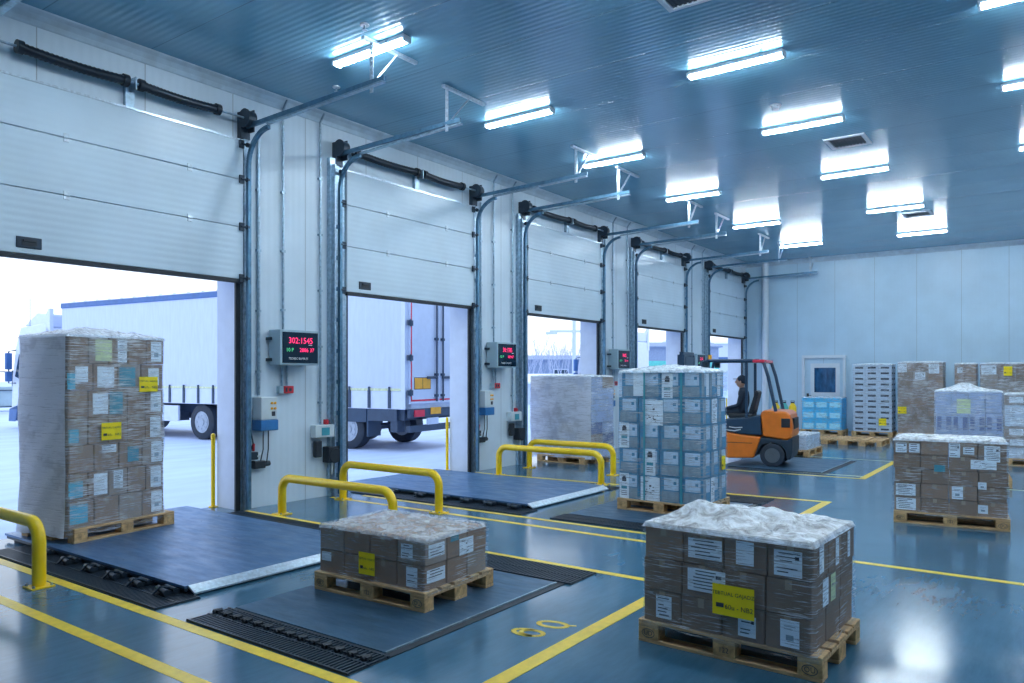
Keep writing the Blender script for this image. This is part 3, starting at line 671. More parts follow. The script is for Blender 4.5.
def wrap(px, py, rz, z0, z1, LX_, LY_, label, side='wrap', top='top', peak=None, seed=1, left=None, lside=0, flare=.02, bulge=.012, toph=.03, ridge=.02, group=None):
    rnd = random.Random(seed)
    def nz_(x, y, z, s): return (sin(x*s*1.3+seed)*cos(y*s*1.7+z*s*.9+seed*2) + .5*sin(x*s*3.1+z*s*2.3)*cos(y*s*2.9) + .25*sin(z*s*6.1+x*s*5))/1.75
    w = empty('stretch_wrap', (px, py, z0), rz); tag(w, label, 'wrap', group)
    hx, hy, r = LX_/2+.012, LY_/2+.012, .03; per = []
    def seg(a, b, n):
        for i in range(n): per.append((a[0]+(b[0]-a[0])*i/n, a[1]+(b[1]-a[1])*i/n))
    N = 18
    seg((-hx, hy-r), (-hx, -hy+r), N); seg((-hx, -hy+r), (-hx+r, -hy), 2); seg((-hx+r, -hy), (hx-r, -hy), N); seg((hx-r, -hy), (hx, -hy+r), 2)
    seg((hx, -hy+r), (hx, hy-r), N); seg((hx, hy-r), (hx-r, hy), 2); seg((hx-r, hy), (-hx+r, hy), N); seg((-hx+r, hy), (-hx, hy-r), 2)
    lo = lside*(N+2); hi = lo+N
    n = len(per); H_ = z1-z0; K = 26; vs = []; fs = []; ms = []
    for k in range(K+1):
        zz = -.02 + (H_+.012+.02)*k/K; fl_ = flare*max(0, 1-k/3)
        for (x, y) in per:
            l = sqrt(x*x+y*y); e = bulge*(nz_(x, y, zz, 6)) + .004 + fl_
            vs.append((x+x/l*e, y+y/l*e, zz + .012*nz_(x, y, 0, 9)*(1 if k == 0 else 0)))
    mb = MB()
    for k in range(K):
        for i in range(n):
            a = k*n+i; b = k*n+(i+1) % n; fs.append((a, b, b+n, a+n)); ms.append(1 if (left is not None and lo <= i < hi) else 0)
    mb.v = vs; mb.f = fs; mb.m = ms
    mb.build('side_film', [side, left or side], w, smooth=True)
    # top sheet
    mb = MB(); G = 54; hx2, hy2 = hx+.001, hy+.001
    for i in range(G+1):
        for j in range(G+1):
            u, v = i/G*2-1, j/G*2-1; x, y = u*hx2, v*hy2; ed = max(abs(u), abs(v))
            h = H_ + .014 + toph*(1-ed**3)*(.6+.5*nz_(x, y, 0, 11)) + .006*nz_(x, y, 2, 34)*(1-ed) + ridge*(.5-abs(nz_(x+.3*y, y-.2*x, 1, 17)))*min(1, (1-ed)*6)
            if peak:
                for (pu, pv, ph, pr_) in peak: h += ph*math.exp(-((u-pu)**2+(v-pv)**2)/pr_**2)*(1-ed**6)
            if ed > .99: h = H_ - .012
            elif ed > .92: h = min(h, H_ + .02 + (.99-ed)*.4)
            mb.v.append((x, y, h))
    for i in range(G):
        for j in range(G): a = i*(G+1)+j; mb.f.append((a, a+G+1, a+G+2, a+1)); mb.m.append(0)
    mb.build('top_film', top, w, smooth=True)
    return w

# --- near pallet, right foreground
T3 = 'large foreground pallet'
p3 = pallet(4.955, 1.66, R(-1.5), 'wooden euro pallet under the large wrapped load in the right foreground', stamp=True); p3.scale = (1.10, .97, 1)
L3 = {(1,2,'x'): [(.55,.50,.85,.62,'text')], (1,1,'x'): [(.62,.55,.95,.70,'text')], (2,2,'x'): [(.5,.55,.42,.7,'blank')], (0,0,'x'): [(.55,.5,.42,.72,'text')],
      (2,1,'x'): [(.30,.12,1.0,.92,'yellow')], (2,0,'x'): [(.6,.45,.42,.62,'text')], (3,2,'x'): [(.45,.45,.62,.74,'text')], (3,0,'x'): [(.55,.5,.42,.78,'code')],
      (0,2,'y'): [(.5,.55,.30,.8,'blank')], (1,2,'y'): [(.6,.5,.25,.8,'blank')], (0,1,'y'): [(.9,.5,.4,.8,'blank')], (1,1,'y'): [(.4,.5,.35,.8,'pyel')], (2,2,'y'): [(.5,.5,.2,.8,'blank')]}
zt = stack(4.955, 1.662, R(-2.5), .145, 3, 4, 3, .87, 1.08, .208, 'brown carton', T3, 'cartons on the large wrapped foreground pallet', ['carton', 'carton2', 'carton2'], L3)
wrap(4.955, 1.662, R(-2.5), .13, zt, .87, 1.08, 'crumpled clear stretch film around the large foreground pallet load', peak=[(-.35,.45,.09,.28), (.1,.0,.05,.5), (-.1,.8,.03,.3)], seed=3, toph=.05)
# --- low pallet on platform
T2 = 'low two-layer pallet'
pallet(4.50, 4.35, R(2.5), 'wooden euro pallet under the low two-layer load on the dark platform', z=.012, stamp=True)
L2 = {(1,0,'x'): [(1.0,.75,.62,.95,'yellow')], (3,1,'x'): [(.35,.5,.42,.62,'text')], (3,0,'x'): [(.55,.5,.40,.82,'text')], (0,1,'y'): [(.5,.55,.75,.55,'text')], (0,0,'y'): [(.5,.55,.85,.55,'text')],
      (1,1,'y'): [(.95,.35,.72,.72,'grid'), (.35,.85,.4,.3,'teal')], (0,0,'x'): [(.3,.7,.4,.4,'blank')]}
zt = stack(4.485, 4.345, R(2.5), .157, 3, 4, 2, .78, 1.12, .185, 'brown carton', T2, 'cartons on the low wrapped pallet', ['carton', 'carton3', 'carton'], L2)
wrap(4.485, 4.345, R(2.5), .15, zt, .78, 1.12, 'clear stretch film over the low two-layer pallet load', top='top_light', seed=5, toph=.03)
# --- tall pallet in the first doorway
T1 = 'tall pallet in first doorway'
rz1 = R(90+9)
pallet(4.02, 8.42, rz1, 'wooden euro pallet under the tall load in the first doorway', z=.075)
L1 = {}
for k in range(7):
    L1[(4,k,'x')] = [(.55,.5,.62,.82,'code')]
for k in (0,2,5): L1[(3,k,'x')] = [(.65,.5,.5,.82,'code')]
L1[(1,6,'x')] = [(.75,.5,.85,.82,'pyel')]; L1[(2,6,'x')] = [(.7,.5,.5,.9,'text')]; L1[(3,5,'x')] = [(.55,.5,.5,.7,'code'), (.25,.2,.85,.6,'yellow')]; L1[(2,5,'x')] = [(.4,.5,.7,.75,'teal')]
L1[(2,4,'x')] = [(.4,.5,.7,.85,'teal')]; L1[(0,5,'x')] = [(.15,.35,.3,.6,'cyan'), (.55,.6,.5,.6,'blank')]; L1[(1,3,'x')] = [(1.1,.45,1.05,.66,'yellow')]; L1[(0,3,'x')] = [(.3,.35,.5,.5,'cyan')]
L1[(0,1,'x')] = [(.4,.4,.7,.6,'cyan')]; L1[(0,0,'x')] = [(.4,.5,.7,.7,'cyan')]; L1[(2,1,'x')] = [(.5,.6,.5,.7,'text')]; L1[(1,1,'x')] = [(.6,.5,.7,.8,'blank')]; pass
L1[(1,4,'x')] = [(.6,.5,.8,.8,'blank')]; L1[(1,2,'x')] = [(.6,.8,.6,.3,'text')]; L1[(1,5,'x')] = [(.5,.5,.7,.8,'blank')]; L1[(2,2,'x')] = [(.6,.5,.5,.6,'teal')]
zt = stack(3.95, 8.42, rz1, .22, 3, [4,5,4,5,5,4,5], 7, .80, 1.10, .275, 'brown carton', T1, 'cartons on the tall wrapped pallet in the first doorway', ['carton', 'carton3', 'carton'], L1)
w1 = wrap(3.95, 8.42, rz1, .16, zt, .80, 1.10, 'clear stretch film around the tall load in the first doorway', side='wrap_mid', left='wrap_daylit', lside=3, peak=[(-.1,.1,.05,.7)], seed=8, toph=.05)
# --- blue case pallet in the second bay
T4 = 'second bay pallet'
p4 = pallet(9.22, 4.08, R(0), 'wooden euro pallet under the tall blue cases in the second bay', z=.012); p4.scale.x = 1.16
def crate_extra(c, s, i, j, k):
    if i == 0:
        link('pale_print', cmesh(('pale_print', s), lambda: MB().box(-s[0]/2-.002, -s[0]/2-.0002, -s[1]*.40, s[1]*.30, s[2]*.48, s[2]*.95).box(-s[0]/2-.0025, -s[0]/2-.002, -s[1]*.30, -s[1]*.16, s[2]*.70, s[2]*.82, 1), 'crate_w', 'crate'), c)
        link('grey_band', cmesh(('grey_band', s), lambda: MB().box(-s[0]/2-.0018, -s[0]/2-.0002, -s[1]*.42, s[1]*.42, s[2]*.04, s[2]*.44), 'crate_g'), c)
    if j == 3:
        link('pale_print', cmesh(('pale_print_end', s), lambda: MB().box(-s[0]*.1, s[0]*.38, -s[1]/2-.002, -s[1]/2-.0002, s[2]*.45, s[2]*.95).box(-s[0]*.42, -s[0]*.1, -s[1]/2-.0018, -s[1]/2-.0002, s[2]*.05, s[2]*.95, 1), 'crate_w', 'crate_g'), c)
L4 = {(0,4,'x'): [(.95,.55,.62,1.0,'blank')], (2,4,'x'): [(.35,.42,.55,1.05,'logo')], (1,3,'x'): [(.75,.42,.92,.98,'grid')], (0,2,'x'): [(.25,.5,.50,1.0,'logo')],
      (1,1,'x'): [(.55,.5,.55,1.05,'logo')], (0,0,'x'): [(.25,.5,.48,1.0,'logo')], (1,0,'x'): [(.55,.45,.95,.95,'grid')],
      (1,3,'y'): [(.5,.5,.62,.95,'text')], (1,2,'y'): [(.45,.5,.4,.95,'text')], (2,1,'y'): [(.4,.45,.5,.55,'yellow')], (1,0,'y'): [(.2,.5,.45,.95,'text')], (0,4,'y'): [(.8,.5,.35,.9,'blank')], (2,4,'y'): [(.3,.5,.4,.9,'blank')]}
zt = stack(9.19, 4.08, R(0), .157, 3, 4, 5, .80, 1.14, .327, 'blue and white case', T4, 'cases on the tall blue-case pallet', ['crate'], L4, tape=False, oname='bottle_case', cat_='case', extra=crate_extra, inset={4: .05})
wrap(9.19, 4.08, R(0), .15, zt, .80, 1.14, 'clear stretch film around the tall stack of blue cases', side='wrap', peak=[(0,0,.05,.8)], seed=11, toph=.03, bulge=.008, flare=.008)
M4 = Matrix.Translation((9.19, 4.08, 0)) @ Matrix.Rotation(R(0), 4, 'Z')
for q, yy in enumerate((.20, -.30)):
    b = MB(); b.xf = M4; b.box(-.428, -.422, yy-.011, yy+.011, .15, zt-.01)
    tag(b.build('strapping_band', 'teal'), 'teal vertical strapping band on the blue cases, %s of two' % ['left', 'right'][q], 'strap')
# --- brown pallet on the right
T5 = 'brown pallet at the right'
pallet(10.44, 1.07, R(6), 'wooden euro pallet under the chest-high brown load at the right', stamp=True)
L5 = {(0,4,'x'): [(.28,.45,.42,.7,'text'), (.78,.45,.4,.65,'text')], (2,4,'x'): [(.2,.4,.4,1.0,'text'), (.7,.4,.4,.5,'text')], (3,4,'x'): [(.5,.25,.55,1.1,'text')], (3,3,'x'): [(.2,.5,.9,.65,'grid')],
      (0,1,'x'): [(.45,.5,.75,.85,'text')], (0,0,'x'): [(.45,.5,.75,.85,'text')], (2,1,'x'): [(.3,.5,.4,.9,'code')], (3,1,'x'): [(.15,1.1,.3,.5,'code')], (3,0,'x'): [(.15,.5,.35,.6,'code')], (1,3,'x'): [(.7,.1,.4,.5,'teal')],
      (1,3,'y'): [(.5,.5,.5,.8,'pyel')], (0,2,'y'): [(.5,.5,.4,.8,'text')], (1,0,'y'): [(.5,.5,.5,.8,'text')]}
zt = stack(10.42, 1.08, R(6), .145, 3, 4, 5, .78, 1.14, .168, 'brown carton', T5, 'cartons on the wrapped brown pallet at the right', ['carton', 'carton2', 'carton2'], L5)
wrap(10.42, 1.08, R(6), .13, zt, .78, 1.14, 'clear stretch film with diagonal folds around the brown pallet at the right', seed=14, toph=.02)
# --- white pallet with yellow labels, right middle distance
T6 = 'lavender-white pallet'
pallet(14.35, 1.22, R(6), 'wooden pallet hidden behind the brown load, under white cartons')
L6 = {(1,3,'x'): [(.75,.3,.85,.9,'pyel')], (2,2,'x'): [(.1,.5,.01,.01,'blank')], (2,1,'x'): [(.35,.55,.95,.75,'yellow')]}
def band_extra(c, s, i, j, k):
    if i == 0 and k in (1, 2):
        link('dark_print', cmesh(('dark_print', s), lambda: MB().box(-s[0]/2-.002, -s[0]/2, -s[1]*.45, -s[1]*.15, s[2]*.15, s[2]*.8).box(-s[0]/2-.002, -s[0]/2, s[1]*.15, s[1]*.42, s[2]*.15, s[2]*.8), 'lavd'), c)
zt = stack(14.35, 1.22, R(6), .145, 3, 4, 4, .62, .92, .335, 'pale lavender carton', T6, 'cartons on the lavender-white pallet', ['lav'], {(1,3,'x'): [(.75,.3,.85,.7,'pyel')], (2,1,'x'): [(.35,.55,.95,.7,'yellow')]}, tape=False, extra=band_extra, far=True)
wrap(14.35, 1.22, R(6), .13, zt, .62, .92, 'clear stretch film with raised peak around the lavender-white load', side='wrap_mid', peak=[(0,.1,.11,.45)], seed=17, toph=.02, bulge=.006)
# --- right edge pallet
T7 = 'pallet cut by right edge'
pallet(17.9, .33, R(4), 'wooden pallet cut by the right edge under a white and brown load')
zt = stack(17.9, .33, R(4), .145, 2, 3, 6, .80, 1.14, .205, 'white and brown carton', T7, 'cartons on the pallet at the right edge', ['traywhite', 'carton3', 'traywhite'], {(0,k,'x'): [(.5,.5,.6,.6,'text')] for k in range(6)}, tape=False, far=True)
wrap(17.9, .33, R(4), .13, zt, .80, 1.14, 'clear stretch film around the load at the right edge', side='wrap_mid', seed=19, toph=.02)
# --- back wall pallets
def backload(x, y, nm, kind, nx, ny, nz, H_, mats, labels, seed, plabel, wlabel, side='wrap', extra=None, oname='carton', cat_='box', W_=1.10, D_=.78, top='top'):
    pb = pallet(x, y, R(2), plabel); pb.scale.y = min(1, W_/1.12)
    z = stack(x, y, R(2), .145, nx, ny, nz, D_, W_, H_/nz, kind, nm, 'cartons on the ' + nm, mats, labels, tape=False, extra=extra, jit=.01, far=True, oname=oname, cat_=cat_)
    if wlabel: wrap(x, y, R(2), .13, z, D_, W_, wlabel, side=side, seed=seed, toph=.02, bulge=.008, top=top)
def cy_extra(c, s, i, j, k):
    if i == 0: link('pale_print', cmesh(('cy', s), lambda: MB().box(-s[0]/2-.002, -s[0]/2, -s[1]*.40, s[1]*.40, s[2]*.12, s[2]*.62), 'cyan_pale'), c)
backload(23.75, 5.70, 'cyan pallet by back wall', 'cyan carton', 2, 3, 3, .93, ['cyan_box'], {}, 21, 'wooden pallet under the low cyan cartons at the back wall', 'clear film around the low cyan load at the back wall', extra=cy_extra, top='top_light')
def tray_extra(c, s, i, j, k):
    if i == 0: link('dark_slot', cmesh(('slot', s), lambda: MB().box(-s[0]/2-.003, -s[0]/2, -s[1]*.30, s[1]*.34, s[2]*.28, s[2]*.62), 'ink'), c)
    if j == 2: link('dark_slot', cmesh(('slot_end', s), lambda: MB().box(-s[0]*.3, s[0]*.3, -s[1]/2-.003, -s[1]/2, s[2]*.28, s[2]*.62), 'ink'), c)
backload(23.75, 4.33, 'tray stack by back wall', 'white slotted tray', 2, 3, 12, 1.90, ['traywhite'], {(2,1,'x'): [(.3,.8,.6,1.3,'yellow')]}, 23, 'wooden pallet under the tall stack of white trays', 'clear film around the tall stack of white trays', extra=tray_extra, W_=1.0, oname='tray', cat_='tray')
backload(23.75, 3.12, 'brown stack right of trays', 'brown carton', 2, 3, 8, 1.95, ['carton2', 'carton3', 'carton'], {(0,7,'x'): [(.3,.4,.6,1.0,'text')], (2,7,'x'): [(.4,.3,.7,1.1,'text')], (0,2,'x'): [(.3,.6,.6,.8,'yellow')], (1,6,'x'): [(.5,.5,.7,.8,'text')]}, 25, 'wooden pallet under the tall brown load by the back wall', 'clear film around the tall brown load by the back wall', side='wrap_mid')
backload(23.75, 2.05, 'narrow stack by back wall', 'brown carton', 2, 2, 7, 1.90, ['carton2', 'carton'], {(0,6,'x'): [(.5,.4,.5,.6,'text')]}, 27, 'wooden pallet under the narrow brown stack by the back wall', 'clear film around the narrow brown stack', side='wrap_mid', W_=.5)
backload(23.75, 1.14, 'wide stack by back wall', 'brown carton', 2, 3, 7, 1.90, ['carton2', 'carton3'], {(0,6,'x'): [(.5,.4,.9,.9,'text')], (1,6,'x'): [(.6,.3,.5,.9,'yellow')]}, 29, 'wooden pallet under the wide brown stack by the back wall', 'clear film around the wide brown stack', side='wrap_mid', W_=1.15)
# --- small low load and empty pallets behind the forklift
T8 = 'pallet behind forklift'
pallet(17.35, 4.78, R(90), 'wooden pallet under the low white load behind the forklift')
zt = stack(17.35, 4.78, R(90), .145, 2, 3, 1, .78, 1.1, .30, 'low white carton', T8, 'cartons on the low white pallet', ['traywhite'], {(0,0,'x'): [(.5,.5,.6,.5,'text')]}, tape=False)
wrap(17.35, 4.78, R(90), .13, zt, .78, 1.1, 'clear film over the low white load behind the forklift', side='wrap_mid', seed=31, toph=.02)
pallet(20.75, 4.86, R(92), 'empty wooden pallet on the floor, farther left of the two'); pallet(20.7, 3.95, R(90), 'empty wooden pallet on the floor in front of the tray stack')
# yellow and green cans left of the cyan pallet
for k, (yy, c_, nm) in enumerate([(6.55, 'yellow', 'yellow'), (6.80, 'green', 'green'), (7.05, 'yellow', 'yellow')]):
    d = empty('plastic_drum', (23.5, yy, 0)); tag(d, '%s plastic drum behind the forklift counterweight, %s from the cyan pallet' % (nm, ordn[k]), 'drum')
    MB().tube([(0,0,0),(0,0,.02),(0,0,.30),(0,0,.32),(0,0,.34),(0,0,.78),(0,0,.86),(0,0,.90)], [.105,.115,.115,.125,.115,.115,.07,.045], 18).build('body', c_, d, smooth=True)
    MB().cyl((0,0,.90),(0,0,.94),.05,14).build('cap', 'ink', d); MB().tube([(0,-.05,.88),(0,-.05,.97),(0,.05,.97),(0,.05,.88)], .01, 6).build('handle', 'ink', d)
# --- wrapped pallet inside the third doorway
T9 = 'pallet in third doorway'
pallet(13.17, 8.02, R(-3), 'wooden pallet under the wrapped load in the third doorway')
zt = stack(13.17, 8.05, R(-3), .145, 2, 4, 7, .80, 1.5, .225, 'greyish brown carton', T9, 'cartons on the wrapped pallet in the third doorway', ['lav', 'carton3', 'lavd', 'lav'], {}, tape=False, far=True)
wrap(13.17, 8.05, R(-3), .13, zt, .80, 1.5, 'stretch film with painted daylight glare around the load in the third doorway', side='wrap_mid', left='wrap_torn_daylit', lside=0, seed=33, toph=.03, bulge=.02)
# white crate dolly by its side
# ------------------------------------------------------------------ forklift (front towards +y)
def wheel(mb_parent, c, r, w_, name='wheel', n=28, rimm='rim'):
    """wheel with axle along x"""
    t = MB(); pr_ = [(-w_/2, r*.62), (-w_/2, r*.90), (-w_/2+.03*r/.5, r), (w_/2-.03*r/.5, r), (w_/2, r*.90), (w_/2, r*.62)]
    vs = []; 
    for k in range(n):
        q = 2*pi*k/n
        for (x, rr) in pr_: vs.append((x, rr*cos(q), rr*sin(q)))
    m_ = len(pr_); t.v = vs
    for k in range(n):
        for j in range(m_): a = k*m_+j; b = k*m_+(j+1) % m_; c2 = ((k+1) % n)*m_+(j+1) % m_; d2 = ((k+1) % n)*m_+j; t.f.append((a, b, c2, d2)); t.m.append(0)
    o = t.build(name, 'tyre', mb_parent, smooth=True, loc=c)
    h = MB(); h.cyl((-w_/2+.03*r, 0, 0), (w_/2-.03*r, 0, 0), r*.63, 24)
    for s in (-1, 1):
        h.cyl((s*(w_/2-.04*r), 0, 0), (s*(w_/2+.02*r), 0, 0), r*.22, 16); h.cyl((s*(w_/2-.04*r), 0, 0), (s*(w_/2-.01*r), 0, 0), r*.5, 20)
        for k in range(8): q = 2*pi*k/8; h.cyl((s*(w_/2-.03*r), r*.38*cos(q), r*.38*sin(q)), (s*(w_/2+.012*r), r*.38*cos(q), r*.38*sin(q)), r*.05, 6)
    h.build('rim', rimm, o); return o
F = empty('forklift', (14.90, 5.08, 0), R(8)); tag(F, 'orange and dark blue forklift with overhead guard driving past the second row', 'forklift')
# counterweight and body: x +-.52 ; y from -1.12 (rear) to 1.05 (front)
cw = MB(); cw.prism([(-.42,.58), (-.38,1.02), (-.44,1.08), (-.86,1.06), (-.92,1.0), (-.96,.78), (-.96,.58), (-.86,.52)], 0, -.48, .48)
cw.build('counterweight', 'orange', F, bevel=.04, seg=3)
MB().box(-.30, .30, -.975, -.93, .72, .93).box(-.495, -.47, -.92, -.76, .76, .93).box(.47, .495, -.92, -.76, .76, .93).build('rear_grille', 'black', F, bevel=.01)
MB().prism([(-.20,.57), (-.86,.52), (-.96,.57), (-.96,.30), (-.92,.16), (-.86,.16), (-.84,.32), (-.76,.42), (-.60,.47), (-.42,.42), (-.34,.30), (-.30,.20), (-.2,.20)], 0, -.49, .49).build('rear_bumper', 'dark', F, bevel=.015)
MB().prism([(-.26,.16), (-.40,.57), (.0,.60), (.35,.66), (.98,.56), (1.0,.34), (.80,.20), (.2,.14)], 0, -.52, .52).build('side_body', 'orange', F, bevel=.03)
MB().box(-.525, .525, -.24, .9, .44, .45).build('panel_gap', 'black', F)
MB().prism([(-.40,.60), (-.38,.98), (-.2,.94), (.25,.90), (.62,.74), (.98,.76), (.98,.57), (.35,.67), (.0,.61)], 0, -.50, .50).build('hood', 'navy', F, bevel=.02)
mk = MB(); mk.tube([(-.506, -.02, .70), (-.507, .10, .67), (-.507, .22, .68), (-.506, .36, .71)], .012, 6).tube([(-.506, -.05, .74), (-.507, .08, .73), (-.507, .2, .745)], .010, 6); mk.build('side_marking', 'lever', F)
st = MB(); st.box(-.22, .22, -.18, .28, .90, 1.0); st.prism([(-.20,.98), (-.30,1.42), (-.24,1.46), (-.10,1.0)], 0, -.20, .20); st.build('seat', 'black', F, bevel=.03)
g = MB()
for s in (-1, 1):
    x = s*.46
    g.tube([(x, -.66, 1.06), (x, -.52, 1.72), (x, -.44, 1.98), (x, -.34, 2.03), (x, .62, 2.03), (x, .72, 2.0), (x, .80, 1.60), (x, .90, .78)], .032, 10)
    g.beam((x, -.12, .92), (x, -.12, 1.99), .05, .05)
for yy in (-.34, -.15, .04, .23, .42, .60): g.beam((-.46, yy, 2.03), (.46, yy, 2.03), .035, .03)
g.build('overhead_guard', 'navy', F, smooth=True)
MB().box(-.50, .50, -.46, -.24, 1.985, 2.045).build('tail_lamp_bar', 'redlamp', F, bevel=.01)
MB().cyl((-.3,.62,2.05),(-.3,.62,2.15),.04,12).build('beacon','amber',F); MB().box(-.55,-.47,.60,.70,1.90,2.00).box(.47,.55,.60,.70,1.90,2.00).build('work_light','dark',F)
for s in (-1, 1): wheel(F, (s*.41, -.60, .225), .225, .17, rimm='boxgrey2'); wheel(F, (s*.44, .72, .30), .30, .2, rimm='boxgrey2')
m = MB()
for s in (-1, 1): m.box(s*.38-.05, s*.38+.05, 1.10, 1.24, .06, 2.16); m.box(s*.28-.04, s*.28+.04, 1.13, 1.22, .1, 2.20)
for zz in (.5, 1.3, 2.05, 2.14): m.box(-.42, .42, 1.12, 1.20, zz, zz+.08)
m.cyl((0, 1.13, .1), (0, 1.13, 1.9), .04, 12); m.box(-.30, .30, 1.10, 1.14, 1.80, 2.12); m.build('mast', 'navy', F)
fk = MB(); fk.box(-.48, .48, 1.25, 1.29, .12, .22).box(-.48, .48, 1.25, 1.29, .50, .60)
for xx in (-.44, -.2, .0, .2, .44): fk.box(xx-.02, xx+.02, 1.25, 1.29, .2, 1.15)
fk.build('fork_carriage', 'dark', F)
for s in (-1, 1): MB().prism([(1.29,.08), (1.29,.62), (1.34,.62), (1.34,.12), (2.40,.10), (2.42,.085), (1.36,.07)], 0, s*.25-.055, s*.25+.055).build('fork', 'dark', F)
sw = MB(); sw.tube([(-.02, .62, .80), (-.02, .48, 1.10)], .025, 10)
ring = [(-.02+.16*cos(q), .47+.05*sin(q), 1.12+.15*sin(q)) for q in [k*2*pi/20 for k in range(21)]]; sw.tube(ring, .013, 8); sw.tube([(-.17,.47,1.12),(.13,.47,1.12)], .01, 6); sw.build('steering_wheel', 'black', F)

# ---- driver: one skinned figure, seated, hands on the wheel, looking ahead
def skin_fig(name, verts, edges, rads, m, parent=None, sub=2, loc=(0,0,0)):
    me = bpy.data.meshes.new(name); me.from_pydata(verts, edges, []); me.materials.append(M[m])
    o = bpy.data.objects.new(name, me); col.objects.link(o); o.location = loc
    if parent: o.parent = parent
    sk = o.modifiers.new('skin', 'SKIN'); sk.use_smooth_shade = True
    for i, r in enumerate(rads):
        d = me.skin_vertices[0].data[i]; d.radius = (r, r) if not hasattr(r, '__len__') else r
    me.skin_vertices[0].data[0].use_root = True
    if sub: ss = o.modifiers.new('sub', 'SUBSURF'); ss.levels = sub; ss.render_levels = sub
    return o
P0 = empty('person', (14.90, 5.10, -.05), R(8)); tag(P0, 'person in dark work clothes seated in the forklift, holding the wheel', 'person')
V = [(0,.02,1.08),(0,-.02,1.22),(0,.0,1.38),(0,.02,1.49),(0,.03,1.56)]; Rr = [(.15,.12),(.15,.11),(.17,.11),(.10,.07),(.052,.052)]
E_ = [(0,1),(1,2),(2,3),(3,4)]
for s in (-1, 1):
    b = len(V); V += [(s*.17,.0,1.44), (s*.22,.06,1.20), (s*.15,.32,1.13)]; Rr += [.062,.046,.036]; E_ += [(3,b),(b,b+1),(b+1,b+2)]
    b = len(V); V += [(s*.10,.08,1.05), (s*.13,.48,1.08), (s*.13,.60,.70), (s*.13,.72,.66)]; Rr += [.095,.068,.05,.045]; E_ += [(0,b),(b,b+1),(b+1,b+2),(b+2,b+3)]
body = skin_fig('body', V, E_, Rr, 'cloth', P0)
h = MB(); h.ball((0,.06,1.665), .1, 0, 20, (.78,.92,1.18)); h.ball((0,.155,1.655), .018, 0, 8, (.8,1.2,1.3)); h.ball((-.082,.05,1.66), .022, 0, 8, (.4,.8,1.3)); h.ball((.082,.05,1.66), .022, 0, 8, (.4,.8,1.3)); h.cyl((0,.04,1.53),(0,.05,1.60),.048,12)
hd = h.build('head', 'skin', P0, smooth=True)
MB().ball((-.03,.145,1.68),.011,0,8).ball((.03,.145,1.68),.011,0,8).box(-.022,.022,.138,.146,1.612,1.618).build('eyes_and_mouth', 'hair', hd)
MB().ball((0,.035,1.70), .102, 0, 20, (.86,.98,.98)).build('cap', 'cloth', P0, smooth=True); MB().box(-.06,.06,.10,.20,1.715,1.727).build('cap_peak','cloth',P0,bevel=.004)
for s in (-1, 1):
    wx, wy, wz = s*.15, .34, 1.135
    vv = [(wx,wy,wz), (wx-s*.005,wy+.06,wz+.005)]; rr = [(.024,.018), (.034,.016)]; ee = [(0,1)]
    for k in range(4):
        b = len(vv); ox = (k-1.5)*.018; ln = [.030,.036,.033,.026][k]
        vv += [(wx+ox, wy+.095, wz+.012), (wx+ox, wy+.095+ln, wz-.008), (wx+ox, wy+.09+ln*.7, wz-.036)]; rr += [.009,.0085,.008]; ee += [(1,b),(b,b+1),(b+1,b+2)]
    b = len(vv); vv += [(wx-s*.035, wy+.05, wz), (wx-s*.045, wy+.085, wz-.012)]; rr += [.011,.009]; ee += [(0,b),(b,b+1)]
    skin_fig('hand', vv, ee, rr, 'skin', P0, 1)

